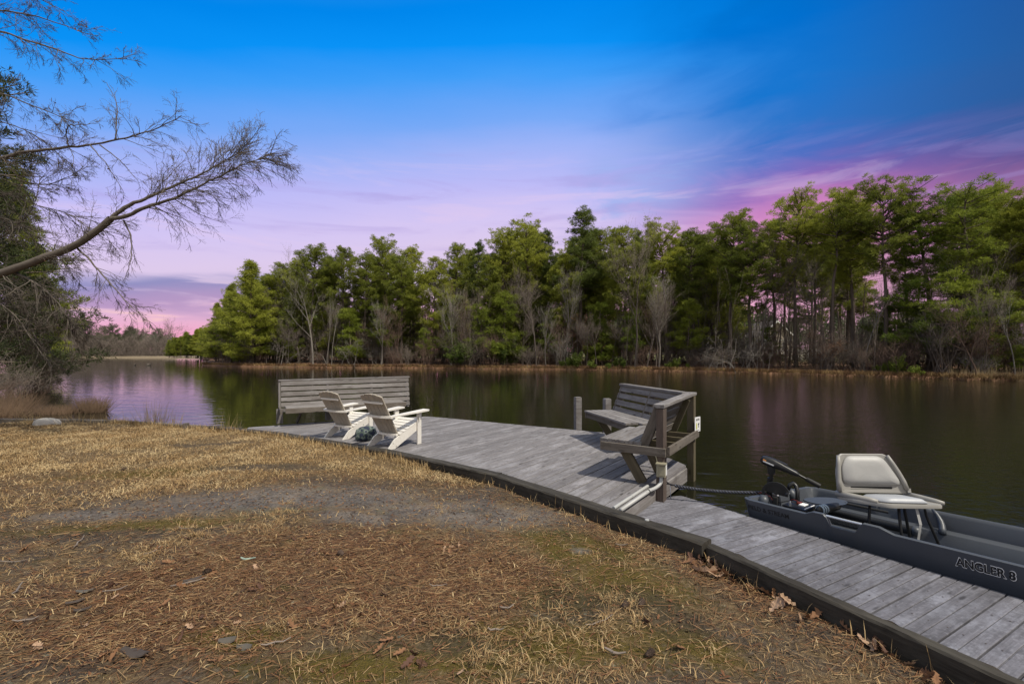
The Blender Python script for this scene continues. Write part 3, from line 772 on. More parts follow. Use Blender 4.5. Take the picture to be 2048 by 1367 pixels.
# seats
for k in range(5):
    off = .735 - k * .112
    board('slat', NP + e1 * -.045 + i1 * off + Z(.503), NP + e1 * (1.05 + .18 * k - .1 * (k > 2)) + i1 * off + Z(.503), .104, .036, M_BENCH, cb)
for k in range(5):
    off = .80 - k * .115
    s0 = .42 if k < 2 else .30
    board('slat', C2 + e2 * s0 + i2 * off + Z(.499), C2 + e2 * 2.06 + i2 * off + Z(.499), .107, .034, M_BENCH, cb)
board('front_rail', C2 + e2 * .45 + i2 * .80 + Z(.43), C2 + e2 * 2.06 + i2 * .80 + Z(.43), .034, .105, M_BENCH2, cb)
board('end_rail', C2 + e2 * 2.06 + i2 * .10 + Z(.42), C2 + e2 * 2.06 + i2 * .83 + Z(.42), .034, .105, M_BENCH2, cb)
board('leg', NP + e1 * .03 + i1 * .24 + Z(0), NP + e1 * .0 + i1 * .46 + Z(.385), .05, .125, M_MOSSY, cb, up=i1)
board('leg', NP + e1 * .62 + i1 * .20 + Z(0), NP + e1 * .62 + i1 * .38 + Z(.385), .05, .12, M_MOSSY, cb, up=i1)
board('leg', C2 + e2 * 1.72 + i2 * .42 + Z(0), C2 + e2 * 1.80 + i2 * .68 + Z(.40), .05, .12, M_MOSSY, cb, up=i2)
board('leg', C2 + e2 * .85 + i2 * .42 + Z(0), C2 + e2 * .85 + i2 * .66 + Z(.40), .05, .12, M_MOSSY, cb, up=i2)

# --- mooring posts
for (u, vt, Y, lab) in ((1155.5, 793.5, 9.78, 'square grey mooring post standing alone in open water left of the corner bench'),
                        (1214, 796.5, 9.42, 'square grey mooring post whose foot is hidden by the corner bench seat')):
    t_ = P(u, vt, Y)
    o = MB().bar((0, 0, -1.4), (0, 0, t_.z - .012), .135, .135, (1, 0, 0), .008).bar((0, 0, t_.z - .012), (0, 0, t_.z), .12, .12, (1, 0, 0), .006).build('mooring_post', M_BENCH)
    o.location = (t_.x, t_.y, 0); o.rotation_euler = (0, 0, .25)
    tag(o, lab, 'post', 'mooring posts at the far deck edge')

# --- outlet box and conduit
ob = empty('outlet_box', (1.79, 5.48, .22), 'yellowed outdoor outlet box on the near post of the corner bench', 'outlet box')
Mx = Matrix((( .9, .436, 0), (-.436, .9, 0), (0, 0, 1)))
bp0 = NP + Vector((-.035, -.10, .225))
MB().bar(bp0 - Z(.075), bp0 + Z(.075), .105, .075, (.43, .9, 0), .008).build('housing', M_BOXP, ob)
MB().bar(bp0 + Vector((-.005, -.042, -.055)), bp0 + Vector((-.005, -.042, .052)), .075, .012, (.43, .9, 0), .004).build('cover', M_BOXP, ob)
MB().bar(bp0 + Z(.075) + Vector((-.003, -.012, 0)), bp0 + Z(.088) + Vector((-.003, -.012, 0)), .12, .10, (.43, .9, 0), .004).build('hood', M_BOXP, ob)
MB().bar(bp0 + Vector((.062, .01, -.06)), bp0 + Vector((.062, .01, .07)), .012, .09, (.43, .9, 0), .003).build('back_plate', M_LABELW, ob)
MB().tube([bp0 + Vector((-.03, .05, .08)), bp0 + Vector((-.045, .06, .15)), bp0 + Vector((-.07, .08, .22))], .006, 6).build('cable', M_BOXP, ob)
ce = Vector((F_[0], F_[1], 0)); cd = Vector((DB[0], DB[1], 0)); co_ = Vector((DB[1], -DB[0], 0))
s_end = (bp0 - ce).dot(cd)
cpts = [bp0 - Z(.075) + Vector((.0, 0, 0)), bp0 - Z(.13)]
hub = ce + cd * (s_end - .20) + co_ * .035 + Z(.022)
for k in range(1, 7):
    an = k / 6 * math.pi / 2
    top = bp0 - Z(.13); 
    cpts.append(Vector((top.x + (hub.x - top.x) * (1 - math.cos(an)), top.y + (hub.y - top.y) * (1 - math.cos(an)), top.z + (hub.z - top.z) * math.sin(an))))
cpts.append(ce + cd * .02 + co_ * .035 + Z(.022))
MB().tube(cpts, .021, 10).build('conduit', M_PVC, ob, smooth=True)
for s_ in (.72, .80):
    c_ = ce + cd * s_ + co_ * .035 + Z(.022); MB().tube([c_ - cd * .012, c_ + cd * .012], .0235, 10).build('coupling', M_PVC if s_ < .75 else M_BLACKM, ob, angle=40)
cp = empty('edge_conduit', ce + Z(.01), 'straight grey conduit lying on the deck edge beside the bent one', 'conduit')
MB().tube([ce + cd * .03 - co_ * .05 + Z(.020), ce + cd * 1.02 - co_ * .05 + Z(.020)], .019, 10).build('pipe', M_PVC, cp, angle=40)
MB().tube([ce + cd * .50 - co_ * .05 + Z(.020), ce + cd * .53 - co_ * .05 + Z(.020)], .0215, 10).build('coupling', M_PVC, cp, angle=40)

# --- little sign on the far post
sg = empty('sign', FP + Vector((.02, -.1, .6)), 'small white notice with a yellow mark on the far post of the corner bench', 'sign')
sxv = Vector((.79, .61, 0)).normalized(); sn = Vector((sxv.y, -sxv.x, 0)); sc_ = FP + Vector((.045, -.12, .555))
def sign_bar(x0, z0, x1, z1, w_, mat, d=.004, name='print'):
    a = sc_ + sxv * x0 + Z(z0) + sn * d; b = sc_ + sxv * x1 + Z(z1) + sn * d
    return MB().bar(a, b, w_, .002, sn, .0).build(name, mat, sg)
MB().bar(sc_ - Z(.11), sc_ + Z(.11), .15, .004, sn, .0).build('panel', M_LABELW, sg)
for k, (x0, z0, x1, z1) in enumerate(((-.04, .055, -.03, .085), (-.03, .085, -.022, .056), (-.012, .055, -.012, .085), (.004, .084, .02, .084), (.012, .084, .012, .056), (.028, .056, .042, .086), (.028, .086, .042, .056))):
    sign_bar(x0, z0, x1, z1, .006, M_INK)
sign_bar(-.028, -.07, -.028, .005, .026, M_YEL); sign_bar(-.028, .005, -.028, .026, .010, M_YEL)
sign_bar(.026, -.05, .026, -.005, .011, M_INK); sign_bar(.012, .0, .042, .012, .018, M_INK); sign_bar(.0, -.09, .045, -.09, .004, M_INK); sign_bar(-.05, -.09, -.01, -.09, .004, M_INK)

# ================================================================== lawn chairs
def make_chair():
    root = empty('adirondack_chair', (0, 0, 0), cat='chair')
    k = dict(parent=root, local=True)
    for s_ in (-1, 1):
        x = .262 * s_ - .014
        side = [(-.44, 0), (-.29, 0), (.27, .275), (.27, .395), (.19, .395), (-.30, .15)]
        MB().prism([(x, y, z) for y, z in side], (.028, 0, 0)).build('side_rail', M_WHITE, **k)
        MB().bar((.292 * s_, .235, 0), (.292 * s_, .235, .548), .03, .092, (0, 1, 0)).build('front_leg', M_WHITE, **k)
        xo = .31 * s_ + (.0 if s_ > 0 else -.022)
        MB().prism([(xo, .20, .548), (xo, .205, .40), (xo, .27, .548)][::-1] if s_ > 0 else [(xo, .20, .548), (xo, .205, .40), (xo, .27, .548)], (.022, 0, 0)).build('arm_bracket', M_WHITE, **k)
        ar = [(.245, .385), (.395, .385), (.41, .34), (.385, .10), (.335, -.30), (.325, -.41), (.265, -.41), (.255, -.30), (.245, .1)]
        ar = [(p[0] * s_, p[1]) for p in ar]
        if s_ > 0: ar = ar[::-1]
        zf = lambda y: .553 + .02 * (y / .4)
        MB().prism([(px, py, zf(py)) for px, py in ar], (0, 0, .026)).build('arm', M_WHITE, **k)
    for i in range(6):
        y = .262 - i * .083; z = .405 - i * .034
        MB().bar((-.278, y, z), (.278, y, z), .074, .02, (0, -.40, 1)).build('seat_slat', M_WHITE, **k)
    MB().bar((-.25, .10, .23), (.25, .10, .23), .022, .09).build('stretcher', M_WHITE, **k)
    # fan back
    Bp, Tp = Vector((0, -.175, .20)), Vector((0, -.585, .925)); up = (Tp - Bp); Lb = up.length; up.normalize(); nb = Vector((0, -up.z, up.y)); nb = Vector((0, up.z, -up.y))
    arch = lambda x: -.055 * (abs(x) / .28) ** 2.0
    for i in range(5):
        c0, c1 = (-2 + i) * .094, (-2 + i) * .1145; w0, w1 = .0418, .0498
        ring = []
        for (xx, t_) in ((c0 - w0, 0), (c0 + w0, 0), (c1 + w1, Lb + arch(c1 + w1)), (c1, Lb + arch(c1) + .003), (c1 - w1, Lb + arch(c1 - w1))):
            ring.append(Bp + Vector((xx, 0, 0)) + up * t_)
        MB().prism([p + nb * .010 for p in ring][::-1], nb * -.02).build('back_slat', M_CREAM_SHADE, **k)
    def brace(t_, half, bow, hh, th, name, yoff=0, endlift=0):
        c = Bp + up * t_ - nb * (.012)
        pts = []
        for j in range(9):
            x = -half + 2 * half * j / 8
            pts.append(c + Vector((x, -bow * (1 - (x / half) ** 2) - yoff, endlift * (x / half) ** 2)))
        mbx = MB(); rings = []
        for p in pts:
            rings.append([p + Vector((0, a, b)) for a, b in ((-th, -hh), (0, -hh), (0, hh), (-th, hh))])
        mbx.rings(rings).build(name, M_WHITE, **k)
    brace(Lb * .80, .245, .012, .016, .022, 'upper_brace')
    brace(Lb * .475, .325, .085, .017, .05, 'arm_brace', yoff=-.015)
    brace(Lb * .035, .25, .05, .016, .045, 'lower_brace', yoff=.0)
    return root
chair = make_chair()
def place_chair(c, x, y, th, s_, lab):
    c.location = (x, y, 0); c.rotation_euler = (0, 0, th - math.pi / 2); c.scale = (s_, s_, s_); c['label'] = lab; c['group'] = 'chairs on the deck'
place_chair(chair, -2.05, 8.14, R(55), 1.02, 'white adirondack chair on the right of the pair, arm nearest the open deck')
ch2 = copy_tree(chair, (0, 0, 0), 0)
place_chair(ch2, -3.18, 9.02, R(60), .98, 'white adirondack chair on the left of the pair, closer to the long bench')
m_, t, b = new_mat('camouflage_fabric')
co = t.node('ShaderNodeTexCoord').outputs['Object']
v_ = t.node('ShaderNodeTexVoronoi', {'Vector': co, 'Scale': 14.0})
t.set(b.inputs['Base Color'], t.ramp(t.noise(co, 11, 2, .4), [(.40, (.018, .025, .05)), (.48, (.06, .085, .075)), (.56, (.16, .19, .17)), (.64, (.03, .04, .06))], 'CONSTANT'))
b.inputs['Roughness'].default_value = .9
cu = MB()
for j, (a, z) in enumerate(((0, .5), )): pass
rings = []
for z, s_ in ((0, .75), (.05, 1.0), (.13, 1.02), (.20, .92), (.245, .6), (.255, .2)):
    rings.append([Vector((math.cos(k / 16 * 2 * math.pi) * .185 * s_ * (1 + .12 * math.sin(k * 1.7)), math.sin(k / 16 * 2 * math.pi) * .12 * s_ * (1 + .1 * math.cos(k * 2.3)), z + .012 * math.sin(k * 2.1 + z * 20))) for k in range(16)])
cu.rings(rings)
o = cu.build('cushion', m_, smooth=True); c_ = G(733, 880); o.location = (c_.x, c_.y, 0); o.rotation_euler = (0, 0, .5)
tag(o, 'crumpled blue and grey patterned cushion on the deck between the two white chairs', 'cushion')

# ================================================================== boat
BO = Vector((2.585, 5.14, 0)); BX = Vector((.56, -.8285, 0)); BY = Vector((.8285, .56, 0)); BW = 1.14; BLn = 2.62
def B(x, y, z): return BO + BX * x + BY * y + Vector((0, 0, z))
MBT = Matrix((BX, BY, Vector((0, 0, 1)))).transposed().to_4x4(); MBT.translation = BO
boat = empty('boat', BO + Vector((0, 0, WZ)), 'small dark grey plastic fishing boat moored along the walkway at the right', 'boat')
def sheer(x): return .004 + .027 * x
def notch(x):
    """rim height relative to the sheer: raised shoulders with a grab rail slot between"""
    pts = [(-1, 0), (.66, 0), (.73, .035), (.82, .037), (.85, .012), (.885, -.062), (1.09, -.062), (1.125, .012), (1.15, .037), (1.27, .037), (1.38, 0), (9, 0)]
    return float(np.interp(x, [p[0] for p in pts], [p[1] for p in pts]))
def hull():
    xs = sorted(set([0, .015, .04, .062, .068, .10, .16] + [round(.16 + i * .05, 3) for i in range(1, 49)] + [.73, .82, .85, .885, 1.09, 1.125, 1.15, 1.27, 1.38, BLn - .11, BLn - .08, BLn - .04, BLn]))
    xs = [x for x in xs if x <= BLn]
    rings = []
    for x in xs:
        e = min(x, BLn - x)
        rnd_ = .055 * max(0, 1 - e / .11) ** 2
        d = float(np.interp(e, [.062, .10, .16], [0, .55, 1]))
        zg = sheer(x); zn = zg + notch(x) * 1.0
        inner = lambda depth: zg - depth * d
        half = [(.12 + rnd_, -.40), (.085 + rnd_, -.34), (.07 + rnd_, -.21), (.005 + rnd_, zn - .028), (.0 + rnd_, zn - .006), (.010 + rnd_, zn), (.036 + rnd_, zn), (.046 + rnd_, zn - .008)]
        ih = [(.058 + rnd_, min(zn - .02, inner(.03) if d > .3 else zn - .001)), (.085 + rnd_, inner(.155)), (.15 + rnd_, inner(.17)), (.158 + rnd_, inner(.178)), (.20 + rnd_, max(inner(.31), -.305))]
        if d == 0:
            ih = [(.055 + rnd_, zn - .001), (.08 + rnd_, zn - .001), (.15 + rnd_, zn - .001), (.158 + rnd_, zn - .001), (.2 + rnd_, zn - .001)]
        prof = half + ih
        full = prof + [(BW - y, z) for y, z in reversed(prof)]
        skew = .20 * max(0, 1 - x / 1.2)
        rings.append([B(x + skew * y, y, z) for y, z in full])
    return MB().rings(rings)
o = hull().build('hull', M_HULL, boat, angle=38)
def bottom_liner():
    xs = [.19 + i * .1 for i in range(24)]
    V_ = []; 
    for x in xs:
        sk = .20 * max(0, 1 - x / 1.2)
        for y in (.185, .30, .45, .57, .69, .84, BW - .185): V_.append(B(x + sk * y, y, -.298 + .006 * math.sin(y * 40)))
    Q = [(i * 7 + j, (i + 1) * 7 + j, (i + 1) * 7 + j + 1, i * 7 + j + 1) for i in range(len(xs) - 1) for j in range(6)]
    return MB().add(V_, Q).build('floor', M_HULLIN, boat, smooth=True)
bottom_liner()
for y in (.028, BW - .028):
    sk = lambda x: .2 * max(0, 1 - x / 1.2) * y
    MB().tube([B(.84 + sk(.84), y, sheer(.84) + .018), B(1.135 + sk(1.135), y, sheer(1.13) + .018)], .0125, 10).build('grab_rail', M_CHROME, boat, angle=40)
# ledge tube with a rounded cap along the far inside, and the half bulkhead rib behind it
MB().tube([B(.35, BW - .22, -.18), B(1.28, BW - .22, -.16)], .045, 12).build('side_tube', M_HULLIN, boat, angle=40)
MB().ball(B(1.29, BW - .22, -.16), (.05, .05, .05), 10, 6).build('tube_cap', M_HULL, boat, smooth=True)
rib = []
for k in range(7):
    an = k / 6 * math.pi / 2
    rib.append(B(1.38 + .10 * math.sin(an), BW - .065 - .10 * (1 - math.cos(an)) - .02 * k / 6, sheer(1.4) + .02 - .19 * k / 6))
MB().tube(rib, [.012, .018, .022, .026, .028, .03, .032], 8).build('rib', M_HULL, boat, smooth=True)
MB().tube([B(.14, .22, -.10), B(.14, .22, -.02), B(.13, .24, .02)], [.06, .055, .03], 10).build('transom_knee', M_HULL, boat, smooth=True)
MB().tube([B(.22, .74, -.12), B(.20, .74, -.03), B(.19, .72, .02)], [.06, .055, .03], 10).build('transom_knee', M_HULL, boat, smooth=True)

def lettering(name, text, x0, x1, z0, h_, mat, off, y_at, parent, outline=0.0, font_shear=0, extr=.0005):
    """raised print on the near hull side, reading along +x of the boat"""
    cu_ = bpy.data.curves.new(name, 'FONT'); cu_.body = text; cu_.size = 1.0; cu_.offset = outline; cu_.extrude = .0; cu_.resolution_u = 3
    ob_ = bpy.data.objects.new('tmp_text', cu_); COL.objects.link(ob_)
    bpy.context.view_layer.update()
    dg = bpy.context.evaluated_depsgraph_get()
    me = bpy.data.meshes.new_from_object(ob_.evaluated_get(dg))
    bpy.data.objects.remove(ob_)
    co_ = np.empty(len(me.vertices) * 3); me.vertices.foreach_get('co', co_); co_ = co_.reshape(-1, 3)
    lo = co_.min(0); hi = co_.max(0)
    sx_ = (x1 - x0) / (hi[0] - lo[0]); sz_ = h_ / (hi[1] - lo[1])
    out = []
    for p in co_:
        x = x0 + (p[0] - lo[0]) * sx_; z = z0 + (p[1] - lo[1]) * sz_ + sheer(x) - sheer(x0)
        out.append(B(x, y_at(x, z) - off, z))
    me.vertices.foreach_set('co', np.array(out, np.float32).ravel()); me.update()
    me.name = name
    return link(name, me, mat, parent)
def ys(x, z):
    zt = sheer(x) + notch(x) - .028
    rnd_ = .055 * max(0, 1 - x / .11) ** 2
    return .005 + rnd_ + (zt - z) / (zt + .21) * .065
lettering('lettering', 'FIELD & STREAM', .07, .50, -.105, .052, M_INK, .003, ys, boat, .012)
lettering('letter_outline', 'ANGLER 8', 1.765, 2.105, -.087, .086, M_LABELW, .003, ys, boat, .050)
lettering('lettering', 'ANGLER 8', 1.770, 2.100, -.0805, .073, M_INK, .0045, ys, boat, .024)

# --- folding seat on bent tube legs
seat = empty('fishing_chair', (3.60, 4.45, -.28), 'grey padded folding seat on black tube legs standing in the boat', 'chair')
SO = P(1742, 988, 4.60); fx = Vector((.995, -.06, 0)).normalized(); fy = Vector((-.02, -1, 0)).normalized()  # across, towards the sitter's front
def SP(a, f_, z): return SO + fx * a + fy * f_ + Vector((0, 0, z))
def plate(outline, fn, th, name, mat, dome=0.0, par=seat):
    n = len(outline); c = Vector((sum(p[0] for p in outline) / n, sum(p[1] for p in outline) / n))
    lv = [(1.0, 0), (1.0, th * .6), (.965, th)] + ([(.86, th + dome * .6), (.6, th + dome * .92), (.25, th + dome)] if dome else [(.8, th)])
    rings = [[fn(c.x + (p[0] - c.x) * s_, c.y + (p[1] - c.y) * s_, h) for p in outline] for s_, h in lv]
    return MB().rings(rings).build(name, mat, par, smooth=not not dome, angle=None if dome else 35)
def rounded(poly, r_=.05, n=5):
    out = []; m = len(poly)
    for i in range(m):
        p = Vector(poly[i]); a = (Vector(poly[i - 1]) - p); c = (Vector(poly[(i + 1) % m]) - p)
        rr_ = min(r_, a.length * .45, c.length * .45)
        q0_, q1 = p + a.normalized() * rr_, p + c.normalized() * rr_
        for k in range(n + 1):
            t_ = k / n; out.append(q0_ * (1 - t_) ** 2 + p * 2 * t_ * (1 - t_) + q1 * t_ * t_)
    return [(v.x, v.y) for v in out]
backf = lambda a, hgt, d: SP(a, -.035 - hgt * .20 + d * .98 + .05 * (abs(a) / .33) ** 2, .015 + hgt + d * .2)
shell = rounded([(-.335, .0), (.335, .0), (.335, .07), (.20, .375), (-.27, .375), (-.335, .20)], .04)
plate(shell, backf, .02, 'back_shell', M_SEAT)
for xa in ((-.328, .02, -.285, .36), (.325, .04, .205, .36)):
    pts = [backf(xa[0] + (xa[2] - xa[0]) * t_ ** 1.3, xa[1] + (xa[3] - xa[1]) * t_, .022) for t_ in (0, .25, .5, .75, 1)]
    MB().tube(pts, [.022, .024, .023, .021, .017], 8).build('side_rib', M_SEAT, seat, smooth=True)
pad = rounded([(-.275, .075), (.265, .075), (.275, .12), (.155, .352), (-.205, .352), (-.275, .24)], .075, 6)
plate(pad, lambda a, h_, d: backf(a, h_, d + .02), .018, 'back_pad', M_PAD, dome=.038)
MB().bar(backf(-.20, .045, .03), backf(.20, .045, .03), .004, .03, (0, 0, 1)).build('drain_slot', M_BLACKM, seat)
panf = lambda a, f_, d: SP(a + .075 * (f_ / .33), f_ - .01, d + .02 * (f_ / .33) - .008)
pan = rounded([(-.345, 0), (.345, 0), (.40, .26), (.33, .33), (-.16, .345), (-.30, .17)][::-1], .05)
plate(pan, lambda a, f_, d: panf(a, f_, d - .04), .035, 'seat_pan', M_SEAT)
for xa in ((-.335, 0, -.19, .27), (.335, 0, .385, .29)):
    pts = [panf(xa[0] + (xa[2] - xa[0]) * t_, xa[1] + (xa[3] - xa[1]) * t_, .012 - .012 * t_) for t_ in (0, .4, .8, 1)]
    MB().tube(pts, [.03, .032, .028, .02], 8).build('side_rib', M_SEAT, seat, smooth=True)
pad2 = rounded([(-.20, .10), (.20, .10), (.245, .27), (.22, .315), (-.15, .31), (-.22, .19)][::-1], .06, 5)
plate(pad2, panf, .016, 'seat_pad', M_PADB, dome=.032)
for a0, f0, a1, f1 in ((-.10, .10, -.20, .18), (.05, .22, -.05, .36), (.22, .10, .34, .05), (.26, .24, .36, .30)):
    t0 = panf(a0, f0, -.045); t1 = panf(a1, f1, -.46)
    MB().tube([panf(.05, f0, -.05), t0, t0 + (t1 - t0) * .15 - Z(.03), t1], .0125, 8).build('leg', M_BLACKM, seat, smooth=True)
for xa in (-.318, .335):
    MB().bar(backf(xa, .015, .03), backf(xa, .055, .03), .035, .012, fy).build('hinge', M_SEAT, seat)
s0 = panf(.13, .30, -.05)
MB().bar(s0, s0 + Vector((.012, -.03, -.14)), .026, .002, fy).bar(s0 + Vector((.012, -.03, -.14)), s0 + Vector((-.006, -.02, -.32)), .024, .002, fy).build('strap', M_PAD, seat)

# --- trolling motor clamped to the stern
mo = empty('trolling_motor', B(.05, .50, -.1), 'black electric trolling motor with tiller clamped to the stern of the boat', 'motor')
hd = P(1534, 921, 5.28); td = (P(1596, 946, 5.08) - hd).normalized(); gd = P(1640, 972, 4.98)
tup = Vector((0, 0, 1)); tsd = td.cross(tup).normalized(); tu = tsd.cross(td)
rings = []
for s_, wv, hv, dz in ((-.065, .022, .022, -.004), (-.055, .045, .040, 0), (-.02, .056, .052, 0), (.06, .056, .054, .004), (.14, .050, .044, .002), (.22, .044, .034, -.004), (.30, .038, .028, -.01), (.335, .024, .018, -.014)):
    rings.append([hd + td * s_ + tsd * (wv * math.copysign(abs(math.cos(k / 12 * 2 * math.pi)) ** .7, math.cos(k / 12 * 2 * math.pi))) + tu * (dz + hv * math.copysign(abs(math.sin(k / 12 * 2 * math.pi)) ** .7, math.sin(k / 12 * 2 * math.pi))) for k in range(12)])
MB().rings(rings).build('head', M_BLACK, mo, angle=50)
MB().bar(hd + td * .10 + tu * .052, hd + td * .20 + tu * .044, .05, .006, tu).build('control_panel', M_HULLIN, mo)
MB().bar(hd + td * -.03 - tsd * -.057 - tu * .004, hd + td * .085 - tsd * -.057 - tu * .008, .003, .014, tu).build('stripe', M_LABELW, mo)
MB().bar(hd + td * -.035 + tsd * .058 + tu * .012, hd + td * .0 + tsd * .058 + tu * .010, .003, .016, tu).build('badge', M_ORANGE, mo)
a = hd + td * .32 - tu * .012
MB().tube([a, a + (gd - a) * .42], .013, 10).build('tiller_rod', M_BLACK, mo, angle=40)
MB().tube([a + (gd - a) * .38, a + (gd - a) * .42, a + (gd - a) * .98, gd], [.020, .024, .027, .022], 12).build('tiller_grip', M_BLACKM, mo, angle=40)
sh0 = hd + td * .045 - Z(.04)
MB().tube([sh0 + Z(.0), sh0 - Z(.09)], [.045, .036], 12).build('neck', M_BLACK, mo, angle=40)
sb = P(1535, 1000, 5.36)
MB().tube([sh0 - Z(.06), Vector((sh0.x - .02, sh0.y + .03, -.9))], .019, 10).build('shaft', M_BLACKM, mo, angle=40)
MB().tube([sh0 - Z(.14) + Vector((-.005, .01, 0)), sh0 - Z(.33) + Vector((-.012, .02, 0))], .030, 10).build('shaft_collar', M_BLACK, mo, angle=40)
def arc_band(c, ax, r0, r1, a0, a1, th, name, mat):
    e1_ = Vector((0, 0, 1)); e2_ = ax.cross(e1_).normalized(); vs_ = []; n = 14
    rings = []
    for k in range(n + 1):
        an = a0 + (a1 - a0) * k / n; d = e2_ * math.cos(an) + e1_ * math.sin(an)
        rings.append([c + d * r0 - ax * th, c + d * r1 - ax * th, c + d * r1 + ax * th, c + d * r0 + ax * th])
    return MB().rings(rings).build(name, mat, mo)
cc = P(1552, 987, 5.14); cax = Vector((.62, .78, 0)).normalized()
arc_band(cc, cax, .0, .118, R(-5), R(170), .018, 'bracket_disc', M_BLACK)
arc_band(cc + cax * -.022, cax, .112, .140, R(20), R(200), .010, 'bracket_rim', M_BLACKM)
MB().bar(cc - Z(.02) - cax * .03, cc - Z(.17) - cax * .03, .05, .12, cax).build('clamp', M_BLACKM, mo)
MB().tube([P(1546, 988, 5.12), P(1556, 990, 5.0)], .008, 8).build('clamp_screw', M_CHROME, mo, angle=40)
MB().tube([P(1572, 987, 5.05), P(1579, 986, 5.0)], .008, 8).build('clamp_screw', M_CHROME, mo, angle=40)
MB().tube([P(1576, 979, 5.2), P(1580, 969, 5.2), P(1587, 966, 5.2), P(1592, 971, 5.18), P(1595, 982, 5.15), P(1595, 1000, 5.1)], .022, 10).build('hose', M_BLACK, mo, smooth=True)
MB().tube([P(1545, 951, 5.28), P(1541, 962, 5.27), P(1536, 976, 5.27), P(1526, 984, 5.25), P(1532, 987, 5.2), P(1542, 994, 5.12), P(1545, 999, 5.05)], .004, 6).build('red_wire', M_REDW, mo, smooth=True)
MB().tube([P(1526, 984, 5.25), P(1514, 986, 5.3), P(1505, 988, 5.4)], .005, 6).build('red_wire', M_REDW, mo, smooth=True)
MB().tube([P(1578, 1000, 5.1), P(1586, 998, 5.06), P(1594, 1001, 5.02), P(1601, 1006, 4.98)], .004, 6).build('red_wire', M_REDW, mo, smooth=True)
MB().tube([P(1548, 1002, 5.12), P(1560, 1004, 5.08), P(1575, 1001, 5.06), P(1590, 1004, 5.02)], .006, 6).build('black_wire', M_BLACKM, mo, smooth=True)

# --- battery
bt = empty('battery', B(.50, .40, -.29), 'black boat battery with white and red top label between the motor and the seat', 'battery')
bz = -.035; bc = B(.475, .385, 0)
ba, bb = (P(1612, 1004, 4.95) - P(1600, 1009, 4.95)), None
b1 = Vector((.74, .50, 0)).normalized(); b2 = Vector((.56, -.83, 0)).normalized()
BC = G(1599, 1009, bz); BC = Vector((BC.x, BC.y, 0))
def bbox(l, w_, z0, z1, name, mat, off=Vector((0, 0, 0)), ch=.006):
    c = BC + off
    return MB().bar(c + b1 * (-l / 2) + Z((z0 + z1) / 2), c + b1 * (l / 2) + Z((z0 + z1) / 2), w_, z1 - z0, (0, 0, 1), ch).build(name, mat, bt)
bbox(.27, .215, -.295, bz - .022, 'case', M_BLACKM); bbox(.285, .23, bz - .022, bz, 'lid', M_BLACK)
bbox(.23, .012, bz, bz + .004, 'label_edge', M_LABELW, -b2 * -.10); bbox(.10, .06, bz, bz + .012, 'label', M_LABELW, b1 * .02 + b2 * .03); bbox(.09, .03, bz + .002, bz + .016, 'red_label', M_REDW, b1 * .05 - b2 * .02)
for s_ in (-.09, .09):
    c = BC + b1 * s_ - b2 * .06
    MB().tube([c + Z(bz), c + Z(bz + .03)], .016, 8).tube([c + Z(bz + .03), c + Z(bz + .045)], .010, 8).build('terminal', M_CHROME, bt, angle=40)
# --- dark bag with pale bands lying on the boat floor behind the battery
bagr = empty('gear_bag', P(1660, 1012, 4.9), 'dark rolled gear bag with three pale bands lying behind the battery', 'bag')
ga, gb = P(1634, 1020, 4.86), P(1682, 1010, 5.0)
MB().tube([ga, ga + (gb - ga) * .1, ga + (gb - ga) * .5, ga + (gb - ga) * .85, gb], [.02, .042, .046, .038, .015], 14).build('body', M_BLACK, bagr, smooth=True)
for t_ in (.13, .22, .31):
    c = ga + (gb - ga) * t_; d = (gb - ga).normalized() * .009
    MB().tube([c - d, c + d], .0475, 14).build('band', plain('pale_band_%d' % int(t_ * 100), (.45, .55, .62), .4), bagr, angle=40)
# --- paddle blade leaning along the far inside of the stern
pdl = empty('paddle', P(1640, 995, 5.05), 'grey paddle blade lying along the far inner side of the boat', 'paddle')
pa, pb = P(1606, 999, 5.22), P(1694, 1006, 4.95); pd = (pb - pa); pn = Vector((.3, -.5, .8)).normalized(); ps = pd.normalized().cross(pn).normalized()
outl = []
for k in range(20):
    an = k / 20 * 2 * math.pi; outl.append(pa + pd * (.5 + .5 * math.cos(an)) + ps * (.075 * math.sin(an) * (1.15 + .2 * math.cos(an))) )
MB().prism(outl, pn * .012).build('blade', M_HULL, pdl)
MB().tube([pb - pd * .05, pb + pd.normalized() * .35 - Z(.06)], .013, 8).build('shaft', M_BLACKM, pdl)

# --- mooring line
rp = empty('mooring_rope', P(1400, 972, 5.5), 'twisted dark mooring rope from the bench post to the boat motor', 'rope')
ra, rb = P(1331, 967, 5.62), P(1530, 984, 5.28)
def ropept(t_):
    p = ra + (rb - ra) * t_; return p - Z(.035 * 4 * t_ * (1 - t_))
for ph, mt, rad in ((0, M_ROPE, .013), (math.pi, M_ROPE, .012), (math.pi / 2, M_ROPE2, .007), (-math.pi / 2, M_ROPE2, .007)):
    pts = []
    for k in range(150):
        t_ = .10 + .90 * k / 149; an = k * .62 + ph
        pts.append(ropept(t_) + Vector((0, .010 * math.cos(an), .010 * math.sin(an))))
    MB().tube(pts, rad, 6).build('strand', mt, rp, smooth=True)
MB().tube([ropept(-.02), ropept(.05) + Z(.01), ropept(.12)], .009, 6).build('knot', M_ROPE, rp, smooth=True)
MB().tube([ropept(.0) + Z(.035), ropept(.06) + Z(.0), ropept(.12) + Z(.005)], .008, 6).build('knot', M_ROPE, rp, smooth=True)
MB().tube([ropept(.05), ropept(.052) - Z(.10), ropept(.055) - Z(.17)], .004, 5).build('loose_end', M_ROPE2, rp, smooth=True)
MB().tube([ropept(.14), ropept(.21)], .014, 8).build('splice', M_PVC, rp, angle=40)

